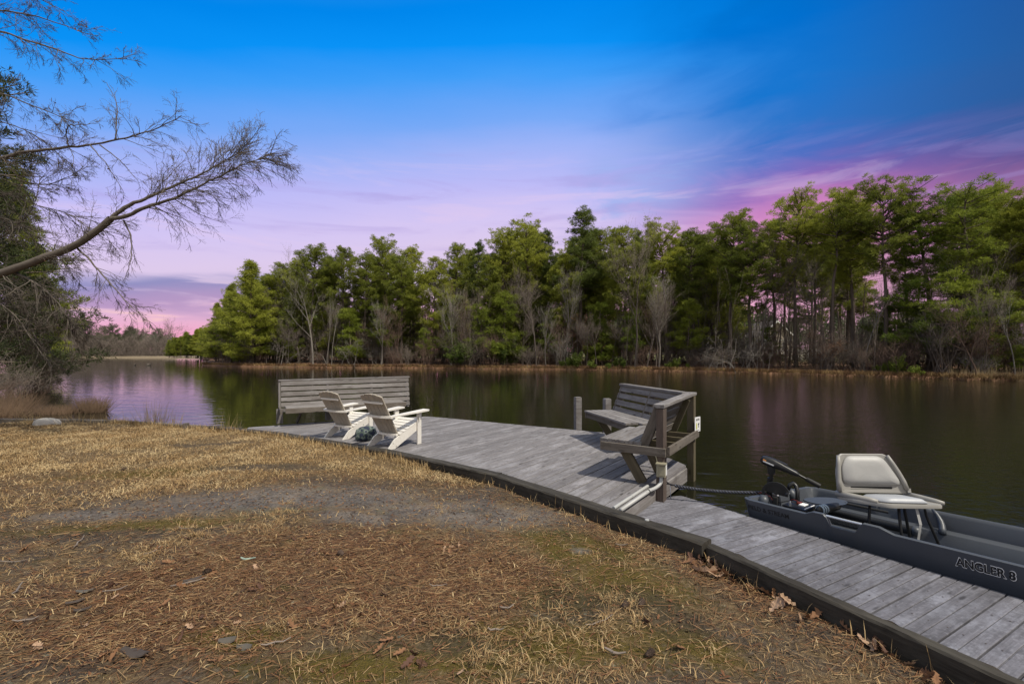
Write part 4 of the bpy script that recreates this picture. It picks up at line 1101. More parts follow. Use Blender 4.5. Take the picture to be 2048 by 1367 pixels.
# ================================================================== rock, ducks
rk = MB(); rings = []
for z, s_ in ((-.12, 1.0), (-.03, 1.03), (.05, .94), (.10, .72), (.125, .38), (.13, .1)):
    rings.append([Vector((math.cos(k / 18 * 6.283) * .245 * s_ * (1 + .1 * math.sin(k * 1.3 + z * 9)) + .05 * z * 10 * .2, math.sin(k / 18 * 6.283) * .16 * s_ * (1 + .12 * math.cos(k * 2.1)), z + .012 * math.sin(k * 1.9))) for k in range(18)])
rk.rings(rings)
o = rk.build('boulder', M_ROCK, smooth=True); p = P(94, 846, 10.55); o.location = (p.x, p.y, -.02); o.rotation_euler = (0, .12, .3)
tag(o, 'pale whitish boulder in the dry grass at the far left edge of the lawn', 'boulder')
M_DUCK = plain('duck_plumage', (.055, .045, .038), .8, var=.3); M_DUCKP = plain('duck_flank', (.22, .19, .16), .8)
for (u, v, s_, lab, rz) in ((298, 730.5, 1.0, 'dark waterbird floating far out on the lake, the larger one nearer the wooded tip', .2), (270, 730, .72, 'smaller dark waterbird floating far out on the lake', -.4)):
    p = G(u, v, WZ)
    dk = empty('duck', (p.x, p.y, WZ), lab, 'duck', 'waterbirds on the lake')
    k = dict(parent=dk, local=True)
    MB().rings([[Vector((x, math.cos(a_ / 10 * 6.283) * r_, zc + math.sin(a_ / 10 * 6.283) * r_ * .8)) for a_ in range(10)] for x, r_, zc in ((-.34, .02, .17), (-.25, .08, .12), (-.05, .14, .09), (.14, .13, .09), (.24, .07, .13), (.27, .05, .2), (.28, .045, .28), (.33, .055, .34), (.39, .03, .33))]).build('body', M_DUCK, smooth=True, **k)
    MB().rings([[Vector((x, math.cos(a_ / 6 * 6.283) * r_, .325 + math.sin(a_ / 6 * 6.283) * r_ * .5)) for a_ in range(6)] for x, r_ in ((.37, .025), (.45, .02), (.47, .006))]).build('bill', M_DUCKP, smooth=True, **k)
    for q_ in (-1, 1): MB().ball((-.06, .10 * q_, .13), (.2, .05, .07), 8, 5).build('wing', M_DUCKP, smooth=True, **k)
    dk.rotation_euler = (0, 0, rz); dk.scale = (s_,) * 3

# ================================================================== vegetation generators
def unit(v): return v / np.maximum(np.linalg.norm(v, axis=-1, keepdims=True), 1e-9)

class Veg:
    """collects branch tubes (quads turned to triangles) and foliage triangles"""
    def __init__(s, seed): s.g = np.random.default_rng(seed); s.bv = []; s.bf = []; s.nb = 0; s.lv = []
    def tube(s, pts, rad, n=5):
        pts = np.asarray(pts, float); m = len(pts); rad = np.asarray(rad, float)
        t_ = unit(np.gradient(pts, axis=0))
        ref = np.where(np.abs(t_[:, 2:3]) < .9, np.array([[0, 0, 1.]]), np.array([[1., 0, 0]]))
        a = unit(np.cross(t_, ref)); b = np.cross(t_, a)
        an = np.arange(n) / n * 2 * math.pi
        V = pts[:, None] + (a[:, None] * np.cos(an)[None, :, None] + b[:, None] * np.sin(an)[None, :, None]) * rad[:, None, None]
        i = np.arange(m - 1)[:, None] * n; k = np.arange(n)[None]
        q = np.stack([i + k, i + (k + 1) % n, i + n + (k + 1) % n, i + n + k], -1).reshape(-1, 4)
        s.bf.append(np.concatenate([q[:, [0, 1, 2]], q[:, [0, 2, 3]]]) + s.nb); s.bv.append(V.reshape(-1, 3)); s.nb += m * n
    def sliver(s, P0, P1, w_):
        """thin three-sided twigs (n,3)->(n,3)"""
        P0 = np.asarray(P0); P1 = np.asarray(P1); n = len(P0)
        d = unit(P1 - P0); r_ = unit(np.cross(d, s.g.normal(size=(n, 3)))); r2 = np.cross(d, r_)
        w_ = np.broadcast_to(np.asarray(w_, float).reshape(-1, 1), (n, 1))
        V = np.stack([P0 + r_ * w_, P0 - r_ * w_ * .5 + r2 * w_ * .87, P0 - r_ * w_ * .5 - r2 * w_ * .87, P1], 1).reshape(-1, 3)
        b = np.arange(n)[:, None] * 4
        f = np.concatenate([b + np.array([[0, 1, 3]]), b + np.array([[1, 2, 3]]), b + np.array([[2, 0, 3]])])
        s.bf.append(f + s.nb); s.bv.append(V); s.nb += n * 4
    def tufts(s, C, out, k=8, ln=.27, wd=.058, upb=.35, outb=.6):
        """needle tufts: k narrow triangles fanning from each centre"""
        C = np.asarray(C); n = len(C)
        d = s.g.normal(size=(n, k, 3)); d = unit(d) + out[:, None] * outb; d[..., 2] += upb; d = unit(d)
        sd = unit(np.cross(d, s.g.normal(size=(n, k, 3))))
        L = ln * s.g.uniform(.7, 1.25, (n, k, 1)); w_ = wd * s.g.uniform(.7, 1.3, (n, k, 1))
        c = C[:, None] + d * .02
        s.lv.append(np.stack([c - sd * w_ * .25, c + d * L * .55 + sd * w_ * .5, c + d * L, ], 2).reshape(-1, 3))
        s.lv.append(np.stack([c - sd * w_ * .25, c + d * L, c + d * L * .55 - sd * w_ * .5], 2).reshape(-1, 3)) if False else None
    def leaves(s, C, size):
        n = len(C); a = unit(s.g.normal(size=(n, 3))); b = unit(np.cross(a, s.g.normal(size=(n, 3))))
        sz_ = size * s.g.uniform(.6, 1.3, (n, 1))
        s.lv.append(np.stack([C - b * sz_ * .45, C + a * sz_, C + b * sz_ * .45], 1).reshape(-1, 3))
    def branch_mesh(s, name): return np_mesh(name, np.concatenate(s.bv), np.concatenate(s.bf), smooth=True)
    def leaf_mesh(s, name):
        V = np.concatenate([x for x in s.lv if x is not None]); return np_mesh(name, V, np.arange(len(V)).reshape(-1, 3))

def pine(seed, Ht, base, Rad, style='tall', dens=1.0, clr=.42, k=10, r0=None):
    """returns (wood mesh, needle mesh); base = bare part of the trunk as a fraction"""
    v = Veg(seed); g = v.g
    nt = 14; zz = np.linspace(-.6, Ht, nt)
    wob = np.cumsum(g.normal(0, .05 + .004 * Ht, (nt, 2)), 0) * np.linspace(0, 1, nt)[:, None]
    lean_ = g.normal(0, .012, 2)
    tr = np.column_stack([wob + lean_ * zz[:, None], zz])
    r0 = r0 or .0105 * Ht + .03
    v.tube(tr, r0 * (1 - .86 * np.linspace(0, 1, nt) ** 1.1) * np.where(zz < .1, 1.25, 1), 7)
    at = lambda z: np.array([np.interp(z, zz, tr[:, 0]), np.interp(z, zz, tr[:, 1]), z])
    zb = base * Ht; z = zb; C = []; O = []
    while z < Ht * .99:
        t_ = (z - zb) / (Ht - zb)
        if style == 'tall':   prof = (.50 + .50 * math.sin(min(1, t_ * 1.5 + .12) * math.pi * .62)) * math.sqrt(max(.02, 1 - t_ ** 3.2))
        elif style == 'flat': prof = (.35 + .65 * sstep(t_, .0, .45)) * math.sqrt(max(.03, 1 - max(0, (t_ - .55) / .5) ** 2))
        elif style == 'full': prof = (.72 + .28 * math.sin(t_ * 5)) * (1 - t_ ** 1.6) ** .75 + .08
        elif style == 'spire': prof = (1 - t_) ** .6 * .9 + .15
        else: prof = (1 - t_ * .55) * (.8 + .2 * math.sin(t_ * 9))
        nb_ = int(g.integers(2, 5)) if style != 'layer' else int(g.integers(2, 4))
        for j in range(nb_):
            L = Rad * prof * g.uniform(.55, 1.12)
            if L < .25: L = .25
            az = g.uniform(0, 2 * math.pi); rise = g.uniform(-.08, .25) + t_ * .75
            if style == 'layer': rise = g.uniform(-.12, .12) + t_ * .4
            if style == 'full': rise = g.uniform(-.2, .2) + t_ * .8
            d = np.array([math.cos(az) * math.cos(rise), math.sin(az) * math.cos(rise), math.sin(rise)])
            ns = 5; tt = np.linspace(0, 1, ns); p0_ = at(z)
            bend = np.outer(tt ** 2, np.array([g.normal(0, .1), g.normal(0, .1), g.uniform(.0, .22)])) * L
            pts = p0_ + np.outer(tt * L, d) + bend
            v.tube(pts, (r0 * .28 * min(1, L / 2.5) * (1 - .8 * tt) + .008), 4)
            m = max(2, int(L / .40 * dens))
            sidev = np.array([-d[1], d[0], 0]); sidev /= np.linalg.norm(sidev) + 1e-9
            for q_ in range(m):
                f_ = .35 + .65 * (q_ + g.random()) / m if L > .8 else g.uniform(.3, 1)
                pc = p0_ + d * L * f_ + np.array([0, 0, .15 * L * f_ * f_])
                so = g.normal(0, .30 * L * (1.05 - f_) + .12)
                c = pc + sidev * so + np.array([0, 0, g.normal(.08, .10)])
                if g.random() < .4: v.sliver([pc - d * .25], [c], [.012])
                nt_ = int(g.integers(9, 14))
                off = unit(g.normal(size=(nt_, 3))) * g.uniform(.35, 1, (nt_, 1)) * np.array([clr, clr, clr * .55]) * g.uniform(.8, 1.3)
                cc_ = c + off; C.append(cc_); O.append(unit(off * np.array([1, 1, .6]) + d * .25))
        z += g.uniform(.26, .44) * (1.3 if style == 'layer' else 1) * max(.75, Ht / 16)
    # a few dead stubs low on the trunk
    for j in range(int(8 * base * 2)):
        z = g.uniform(.18, max(.2, base)) * Ht; az = g.uniform(0, 6.28); p0_ = at(z); L = g.uniform(.5, 1.6)
        d = np.array([math.cos(az), math.sin(az), g.uniform(-.3, .2)])
        v.sliver([p0_], [p0_ + d * L], [.02]); e = p0_ + d * L * g.uniform(.4, .8, (3, 1)); v.sliver(e, e + (d + g.normal(0, .5, (3, 3))) * L * .5, .009)
    C = np.concatenate(C); O = np.concatenate(O)
    v.tufts(C, O, k)
    return v.branch_mesh('trunk'), v.leaf_mesh('crown')

def grow(v, p, d, L, r, depth, maxd, spread=.6, upw=.15, kids=(4, 7), wob=.13, rmin=.006, taper=.75):
    g = v.g; ns = 6 if depth == 0 else 4
    pts = [p]; dd = np.array(d, float)
    for i in range(ns):
        dd = unit(dd + g.normal(0, wob, 3) + np.array([0, 0, upw * .3])); pts.append(pts[-1] + dd * L / ns)
    pts = np.array(pts); tt = np.linspace(0, 1, ns + 1)
    if depth < maxd - 1: v.tube(pts, np.maximum(rmin, r * (1 - taper * tt)), 6 if depth == 0 else 4 if depth == 1 else 3)
    else: v.sliver(pts[:-1], pts[1:] + (pts[1:] - pts[:-1]) * .1, np.maximum(rmin, r * (1 - .8 * tt[:-1])))
    if depth >= maxd: return
    nk = int(g.integers(*kids))
    for i in range(nk):
        f_ = g.uniform(.25 if depth else .35, 1.0); x = f_ * ns; i0 = min(int(x), ns - 1); q_ = pts[i0] + (pts[i0 + 1] - pts[i0]) * (x - i0)
        ax = unit(pts[i0 + 1] - pts[i0]); sd = unit(np.cross(ax, g.normal(size=3))); an = g.normal(spread, .18)
        nd = unit(ax * math.cos(an) + sd * math.sin(an) + np.array([0, 0, upw]))
        grow(v, q_, nd, L * g.uniform(.38, .62) * (1.15 - .35 * f_), max(rmin, r * (1 - taper * f_) * .62), depth + 1, maxd, spread, upw, kids, wob * 1.15, rmin, taper)

def bare_tree(seed, Ht, spread=.6, maxd=3, r0=None, upw=.2, kids=(6, 10), stems=1, rmin=.009):
    v = Veg(seed); g = v.g
    for s_ in range(stems):
        d = np.array([g.normal(0, .08 + .12 * (stems > 1)), g.normal(0, .08 + .12 * (stems > 1)), 1]); d /= np.linalg.norm(d)
        grow(v, np.array([g.normal(0, .12) * (stems > 1), g.normal(0, .12) * (stems > 1), -.3]), d, Ht * g.uniform(.8, 1), r0 or .010 * Ht + .02, 0, maxd, spread, upw, kids, .07, rmin, .88)
    return v

def bush(seed, Ht, wid, stems=14, maxd=2, kids=(5, 8), rmin=.008, droop=.0, upw=.1):
    v = Veg(seed); g = v.g
    for s_ in range(stems):
        az = g.uniform(0, 6.28); ti = abs(g.normal(0, .5)) * wid / Ht
        d = unit(np.array([math.cos(az) * ti, math.sin(az) * ti, 1.0]))
        p = np.array([g.normal(0, .18) * wid, g.normal(0, .18) * wid, -.2])
        grow(v, p, d, Ht * g.uniform(.6, 1.1), .02 * Ht / 2.5 + .006, 0, maxd, .62, upw - droop, kids, .14, rmin, .8)
    return v

PROTO = {}
def proto(key, root_name, cat, parts):
    """parts: (name, mesh, material); becomes a hidden-until-placed prototype: the first placement moves it"""
    r_ = empty(root_name, (0, 0, 0), cat=cat)
    for nm, me, mt in parts: link(nm, me, mt, r_, True)
    PROTO[key] = [r_, False]
def place(key, loc, rz, scale, label, group, mat=None):
    r_, used = PROTO[key]
    if used: o = copy_tree(r_, loc, rz, scale)
    else:
        PROTO[key][1] = True; o = r_
        o.location = loc; o.rotation_euler = (0, 0, rz); o.scale = scale
    o['label'] = label
    if group: o['group'] = group
    elif 'group' in o: del o['group']
    return o

# pines ------------------------------------------------------------------
for i in range(4): wm_, nm_ = pine(100 + i, 16, (.38, .46, .33, .5)[i], (3.0, 2.7, 3.3, 2.4)[i], 'tall'); proto('tall%d' % i, 'pine_tree', 'tree', [('trunk', wm_, M_BARK), ('crown', nm_, M_PINE)])
for i in range(3): wm_, nm_ = pine(120 + i, 17, (.55, .48, .6)[i], (3.5, 3.1, 2.9)[i], 'flat'); proto('flat%d' % i, 'pine_tree', 'tree', [('trunk', wm_, M_BARK), ('crown', nm_, M_PINE)])
for i in range(2): wm_, nm_ = pine(140 + i, 13, (.07, .12)[i], (3.4, 3.0)[i], 'full', .85); proto('full%d' % i, 'pine_tree', 'tree', [('trunk', wm_, M_BARK), ('crown', nm_, M_PINE)])
wm_, nm_ = pine(150, 18, .5, 2.6, 'spire', 1.1); proto('spire', 'pine_tree', 'tree', [('trunk', wm_, M_BARK), ('crown', nm_, M_PINED)])
for i in range(2): wm_, nm_ = pine(160 + i, 15, (.10, .16)[i], (4.1, 3.6)[i], 'layer', .9); proto('layer%d' % i, 'pine_tree', 'tree', [('trunk', wm_, M_BARK), ('crown', nm_, M_PINEY)])
for i in range(3): wm_, nm_ = pine(170 + i, 6.5, (.10, .2, .3)[i], (1.8, 1.5, 1.9)[i], 'layer', 1.2, .36); proto('young%d' % i, 'young_pine', 'tree', [('trunk', wm_, M_BARK), ('crown', nm_, M_PINEY)])
for i in range(3): wm_, nm_ = pine(180 + i, 14, .35, 3.0, ('flat', 'tall', 'tall')[i], .8, .5, 6); proto('far%d' % i, 'pine_tree', 'tree', [('trunk', wm_, M_BARK), ('crown', nm_, M_FARP)])
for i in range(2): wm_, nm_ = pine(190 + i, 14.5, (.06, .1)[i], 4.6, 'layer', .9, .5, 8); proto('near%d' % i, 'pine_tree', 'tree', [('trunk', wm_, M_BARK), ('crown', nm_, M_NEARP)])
# bare trees ---------------------------------------------------------------
for i in range(5):
    v = bare_tree(200 + i, (11, 9, 8, 10, 7)[i], (.5, .6, .7, .45, .75)[i], 3, None, .2, (7, 11))
    proto('bare%d' % i, 'bare_tree', 'tree', [('trunk', v.branch_mesh('trunk'), (M_TWIG, M_TWIG, M_TWIGR, M_TWIGP, M_TWIG)[i])])
for i in range(2):
    v = bare_tree(220 + i, 9, .35, 2, .07, .3, (4, 7)); proto('pole%d' % i, 'bare_tree', 'tree', [('trunk', v.branch_mesh('trunk'), (M_TWIGP, M_TWIG)[i])])
for i in range(5):
    v = bush(240 + i, (3.2, 2.6, 3.8, 2.2, 3.0)[i], (2.2, 2.4, 2.2, 2.6, 2.8)[i], (16, 18, 16, 16, 14)[i], 2, (5, 9))
    proto('bush%d' % i, 'bare_bush', 'bush', [('branches', v.branch_mesh('branches'), (M_TWIG, M_TWIGR, M_TWIG, M_TWIGR, M_TWIGP)[i])])
v = bush(260, 4.2, 6.5, 9, 3, (3, 5), .012, .10, -.02); proto('tangle', 'bare_bush', 'bush', [('branches', v.branch_mesh('branches'), M_TWIGP)])
def leafy_bush(seed, Ht, wid, n, size, mat, key, name='leafy_shrub'):
    v = bush(seed, Ht, wid, 10, 2, (4, 7)); pts = np.concatenate(v.bv); g = v.g
    pts = pts[pts[:, 2] > Ht * .12]; C = pts[g.integers(0, len(pts), n)] + g.normal(0, .09, (n, 3)); v.leaves(C, size)
    proto(key, name, 'bush', [('branches', v.branch_mesh('branches'), M_TWIG), ('foliage', v.leaf_mesh('foliage'), mat)])
leafy_bush(270, 2.6, 2.0, 5200, .11, M_SHRUB, 'green0'); leafy_bush(271, 1.4, 2.6, 4200, .11, M_SHRUB, 'green1')
leafy_bush(272, 3.6, 2.4, 2600, .10, M_BROWNL, 'brownleaf', 'brown_leaved_bush')

# ================================================================== the wooded far bank
def on_bank(u, off):
    Y = shore_y(min(max(u, 405), 3000)) + off; return Vector(((u - 1024) / F * Y, Y, bank_z(off)))
LAND = [(405, 'at the left tip of the far bank'), (555, 'above the left end of the bench'), (690, 'above the right half of the bench'), (850, 'behind the open deck'),
        (1010, 'halfway from chairs to mooring posts'), (1130, 'above the mooring posts'), (1250, 'above the corner bench'), (1400, 'just right of the corner bench'),
        (1530, 'above the trolling motor'), (1670, 'above the grey fishing chair'), (1830, 'right of the grey fishing chair'), (1930, 'above the front of the boat'), (2060, 'past the bow of the boat')]
def zone(u):
    for (a, n), (b_, _) in zip(LAND, LAND[1:] + [(9999, '')]):
        if a <= u < b_: return n
    return LAND[0][1]
ORD = ['first', 'second', 'third', 'fourth', 'fifth', 'sixth', 'seventh', 'eighth']
PH = {'tall': 17, 'flat': 18.3, 'full': 13.8, 'spire': 18.9, 'layer': 16.2, 'young': 7.0, 'far': 14.6}
TRAIT = {'tall': 'tall round-topped pine', 'flat': 'tall flat-topped pine', 'full': 'pine leafy to the ground', 'spire': 'narrow dark spiky pine', 'layer': 'pine with long level boughs', 'young': 'short bright young pine'}
front = [  # u, v of the top, metres behind the water, kind, width factor
    (418, 655, 10, 'full1', .75), (432, 600, 6, 'full0', .9), (462, 562, 4, 'full1', 1.0), (506, 513, 3, 'full0', 1.15), (532, 548, 7, 'full1', .95), (562, 520, 9, 'tall2', 1.1), (575, 580, 4, 'full0', .8),
    (592, 512, 8, 'tall0', .9), (622, 484, 5, 'flat1', .95), (655, 505, 9, 'tall1', 1.0), (686, 487, 6, 'tall2', .95), (728, 502, 5, 'tall3', 1.05), (770, 475, 8, 'flat0', .85),
    (802, 505, 5, 'tall0', 1.0), (828, 488, 9, 'tall1', .95), (868, 508, 5, 'tall2', .95), (910, 479, 8, 'tall3', .95), (955, 476, 9, 'spire', .8), (982, 500, 5, 'tall0', .95), (1012, 449, 6, 'flat1', .8), (1056, 439, 7, 'flat0', .85),
    (1100, 455, 9, 'spire', .85), (1128, 500, 5, 'tall2', .95), (1161, 413, 6, 'spire', 1.15), (1205, 452, 9, 'tall1', 1.0), (1248, 446, 4, 'tall0', 1.05), (1280, 455, 9, 'spire', .8), (1334, 434, 5, 'flat2', 1.0),
    (1388, 449, 6, 'tall3', 1.1), (1425, 456, 9, 'tall2', .9), (1461, 418, 5, 'flat1', .95), (1500, 436, 4, 'tall0', 1.05), (1548, 432, 8, 'tall3', .9), (1592, 389, 5, 'flat0', .95), (1628, 420, 9, 'tall1', .8), (1664, 384, 4, 'flat2', .95),
    (1708, 377, 6, 'flat1', .95), (1772, 362, 4, 'flat0', 1.0), (1815, 420, 8, 'tall3', .8), (1858, 370, 4, 'layer0', 1.1), (1935, 341, 4, 'layer1', 1.15), (1990, 362, 7, 'tall2', 1.0), (2062, 400, 5, 'tall1', 1.0),
    (2120, 350, 5, 'flat0', 1.0), (2200, 380, 6, 'tall0', 1.0), (2290, 330, 5, 'flat1', 1.0), (2400, 350, 6, 'tall2', 1.0)]
low = [(480, 655, 2, 'young0', 1.0), (530, 640, 3, 'young1', 1.2), (700, 610, 3, 'young0', 1.1), (765, 600, 4, 'young2', 1.2), (905, 585, 5, 'young1', 1.3), (850, 655, 2, 'young2', .9),
       (960, 610, 3, 'young2', 1.1), (1005, 575, 3, 'young0', 1.1), (1098, 640, 4, 'young2', 1.1), (1205, 600, 4, 'young0', 1.1), (1262, 620, 3, 'young2', 1.0), (1375, 600, 4, 'young2', 1.1),
       (1545, 650, 5, 'young0', 1.0), (1760, 610, 5, 'young1', 1.1), (1818, 600, 4, 'young2', 1.2), (1960, 630, 3, 'young0', 1.2), (2010, 600, 4, 'young1', 1.2), (2046, 690, 1.5, 'young2', 1.3), (2100, 620, 3, 'young0', 1.2)]
items = []
for u, vt, off, kind, wf in front + low:
    loc = on_bank(u, off); hgt = H - (vt - HZ) / F * loc.y - loc.z; kd = kind.rstrip('0123456789')
    s_ = hgt / PH[kd]
    items.append([u, loc, kind, kd, (s_ * wf * 1.14, s_ * wf * 1.14, s_)])
counts = {}
for it in items: counts.setdefault((zone(it[0]), it[3]), []).append(it)
for (zn, kd), lst in counts.items():
    lst.sort(key=lambda a: a[0])
    for i, (u, loc, kind, _, sc) in enumerate(lst):
        ordn = '' if len(lst) == 1 else ORD[i] + ' from left, '
        lab = (ordn + TRAIT[kd] + ', ' + zn)
        if len(lab.split()) > 16: lab = ordn + TRAIT[kd].replace(' with a', ',').replace('taller than its neighbours', '').strip() + ', ' + zn
        place(kind, loc, rng.uniform(0, 6.28), sc, lab, 'pines on the far bank')
# the rows behind
sky_u = np.array([f[0] for f in front]); sky_v = np.array([f[1] for f in front]); order = np.argsort(sky_u)
def skyline(u): return float(np.interp(u, sky_u[order], sky_v[order]))
for i in range(104):
    dense = i < 90
    u = rng.uniform(425, 1480) if dense else rng.uniform(1480, 2300)
    off = rng.uniform(9, 30); loc = on_bank(u, off); vt = skyline(u) + rng.uniform(8, 75)
    hgt = max(7, H - (vt - HZ) / F * loc.y - loc.z); kind = rng.choice(['tall0', 'tall1', 'tall2', 'tall3', 'flat1', 'flat2']); s_ = hgt / PH[kind.rstrip('0123')]
    wf = rng.uniform(.85, 1.15)
    if dense and i % 2:
        kind = ['full0', 'full1'][i // 2 % 2]; off = rng.uniform(7, 20); loc = on_bank(u, off); hgt = max(7, H - (skyline(u) + rng.uniform(30, 110) - HZ) / F * loc.y - loc.z); s_ = hgt / 13.8; wf *= .95
    place(kind, loc, rng.uniform(0, 6.28), (s_ * wf, s_ * wf, s_), ('tall' if hgt > 15 else 'middling' if hgt > 12 else 'low') + ' pine ' + ('just behind the front row, ' if off < 15 else 'deep behind the front row, ') + zone(u), 'pines deep in the far wood')
# hero bare trees
def hero(u, off, vt, key, hk, label, wf=1.0, rz=None):
    loc = on_bank(u, off); hgt = H - (vt - HZ) / F * loc.y - loc.z; s_ = hgt / hk
    place(key, loc, rng.uniform(0, 6.28) if rz is None else rz, (s_ * wf, s_ * wf, s_), label, 'bare trees on the far bank')
v = bare_tree(281, 12, .75, 3, .17, .12, (7, 10)); proto('syc', 'bare_tree', 'tree', [('trunk', v.branch_mesh('trunk'), M_TWIGP)])
hero(626, 2.0, 560, 'syc', 11, 'pale bare tree with crooked limbs at the water behind the long bench', .85)
hero(654, 1.0, 590, 'pole0', 8.5, 'thin pale sapling just right of the crooked bare tree', .8)
hero(663, 1.2, 600, 'pole0', 8.5, 'second thin pale sapling, twin of the one right of the crooked bare tree', .7)
hero(1728, 3.0, 560, 'pole0', 8.5, 'pale dead trunk among the pines right of the boat seat', 1.2)
for i in range(150):
    u = rng.uniform(430, 2300)
    if u > 1480 and i % 3 == 0: u = rng.uniform(560, 1480)
    u = float(u); off = rng.uniform(.9, 16) if i < 90 else rng.uniform(.8, 4); loc = on_bank(u, off); key = rng.choice(['bare0', 'bare1', 'bare2', 'bare4', 'pole0', 'pole1', 'bare3', 'pole1'], p=[.17, .17, .17, .15, .06, .12, .06, .10])
    s_ = rng.uniform(.45, 1.0) * (.85 if u < 700 else 1.0)
    place(key, loc, rng.uniform(0, 6.28), (s_, s_, s_ * rng.uniform(.85, 1.15)), ('tall ' if s_ > .8 else 'small ' if s_ < .6 else '') + {'bare2': 'reddish ', 'bare3': 'pale ', 'pole0': 'pale thin '}.get(str(key), 'grey ') + 'bare tree ' + ('at the water, ' if off < 3 else 'a few steps back, ' if off < 8 else 'deep among the trunks, ') + zone(u), 'bare trees among the pines')
for i in range(105):
    u = rng.uniform(440, 2300); off = rng.uniform(.8, 9); loc = on_bank(u, off); key = rng.choice(['bush0', 'bush1', 'bush2', 'bush3', 'bush4'], p=[.26, .24, .22, .18, .10])
    s_ = rng.uniform(.55, 1.15)
    place(key, loc, rng.uniform(0, 6.28), (s_, s_, s_ * rng.uniform(.7, 1.2)), ('big ' if s_ > .95 else 'small ' if s_ < .72 else '') + {'bush1': 'reddish ', 'bush3': 'rusty ', 'bush4': 'pale '}.get(str(key), 'brown ') + 'bare bush ' + ('at the water, ' if off < 3 else 'a few steps back, ' if off < 6 else 'under the trunks, ') + zone(u), 'bare bushes along the far bank')
def shrub(u, off, key, s_, label, sz_=None, group='shrubs along the far bank'):
    place(key, on_bank(u, off), rng.uniform(0, 6.28), (s_, s_, sz_ or s_), label, group)
shrub(1440, 1.0, 'tangle', .85, 'big pale tangle of bare branches leaning over the water right of the corner bench')
shrub(1500, 2.0, 'tangle', .8, 'smaller pale bare tangle just right of the big one right of the corner bench')
shrub(575, 2.0, 'tangle', 1.0, 'pale bare tangle at the water above the left end of the long bench')
shrub(700, 2.0, 'tangle', .95, 'pale bare tangle above the middle of the long bench')
shrub(925, 1.2, 'green0', 1.15, 'tall leafy green shrub at the water behind the open deck'); shrub(1012, 2.0, 'green0', 1.0, 'second leafy green shrub, right of the tall one behind the deck')
shrub(1150, .8, 'green1', 1.0, 'low bright green shrub at the water above the mooring posts'); shrub(1240, .8, 'green1', .7, 'small low green shrub at the water above the corner bench back')
shrub(1790, 1.0, 'green1', .85, 'low dark green shrub at the water right of the boat seat'); shrub(1350, 2.0, 'green1', .6, 'little green shrub left of the big pale tangle')
shrub(1650, 2.5, 'brownleaf', .75, 'brown leaved bush at the water above the boat motor'); shrub(1175, 4, 'brownleaf', 1.3, 'tall brown leaved bush deep above the mooring posts'); shrub(1965, 2.5, 'brownleaf', .8, 'brown leaved bush behind the reeds at the right')

def deep_wood():
    v = Veg(301); g = v.g
    for i in range(620):
        u = g.uniform(425, 2350); off = g.uniform(7, 42); loc = on_bank(u, off); h_ = g.uniform(3, 6) if u < 560 else g.uniform(5, 13) if u < 1500 else g.uniform(4, 10)
        p = np.array(loc); n = 4; tt = np.linspace(0, 1, n)
        pts = p + np.outer(tt, [g.normal(0, .5), g.normal(0, .5), h_]) + g.normal(0, .06, (n, 3))
        r_ = g.uniform(.04, .15); v.tube(pts, r_ * (1 - .7 * tt), 4)
        b = pts[g.integers(1, n, 7)] + g.normal(0, .2, (7, 3)); v.sliver(b, b + g.normal(0, 1, (7, 3)) * np.array([1.1, 1.1, .6]) + np.array([0, 0, .5]), .018)
    n = 9000; u = g.uniform(425, 2300, n); off = g.uniform(4, 30, n)
    P0 = np.array([on_bank(a, b) for a, b in zip(u, off)]); P0[:, 2] += g.uniform(0, 3.2, n) ** 1.0
    v.sliver(P0, P0 + g.normal(0, .55, (n, 3)) + np.array([0, 0, .8]), .012)
    n = 26000; u = g.uniform(425, 2300, n); off = g.uniform(3, 30, n)
    P0 = np.array([on_bank(a, b) for a, b in zip(u, off)]); P0[:, 2] += np.where(u < 1480, 6.0, 2.6) * g.random(n) ** 1.4
    v.sliver(P0, P0 + g.normal(0, .6, (n, 3)) * [1, 1, .7] + np.array([0, 0, .35]), .013)
    o = link('background_woods', v.branch_mesh('background_woods'), M_TWIG); tag(o, kind='stuff')
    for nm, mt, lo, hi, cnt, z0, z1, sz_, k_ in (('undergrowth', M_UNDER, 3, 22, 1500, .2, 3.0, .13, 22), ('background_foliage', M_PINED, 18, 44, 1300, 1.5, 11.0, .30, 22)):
        v = Veg(303); g = v.g
        u = g.uniform(560, 1500, cnt) if nm != 'undergrowth' else g.uniform(430, 2300, cnt); off = g.uniform(lo, hi, cnt); C = np.array([on_bank(a, b) for a, b in zip(u, off)])
        C[:, 2] += z0 + (z1 - z0) * g.random(cnt) ** (1.6 if nm == 'undergrowth' else 1.0) * np.where(u < 1480, 1, .6)
        C = np.repeat(C, k_, 0) + g.normal(0, 1, (cnt * k_, 3)) * ([.5, .5, .28] if nm == 'undergrowth' else [.95, .95, .5])
        v.leaves(C, sz_); tag(link(nm, v.leaf_mesh(nm), mt), kind='stuff')
deep_wood()

def far_ridge():
    """the next wood, far behind the front pines: one distant mass of crowns"""
    v = Veg(305); g = v.g; C = []
    for i in range(150):
        x = g.uniform(-52, 215); y = 118 + g.uniform(-6, 14) + .04 * abs(x); h_ = g.uniform(9, 14.5); r_ = g.uniform(2.0, 4.0)
        n = 95; d = unit(g.normal(size=(n, 3))) * g.uniform(.55, 1.0, (n, 1)); C.append(np.array([x, y, h_ * .55]) + d * np.array([r_, r_, h_ * .48]))
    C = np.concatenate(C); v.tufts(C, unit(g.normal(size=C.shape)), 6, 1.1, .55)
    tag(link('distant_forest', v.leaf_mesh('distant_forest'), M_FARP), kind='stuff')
far_ridge()
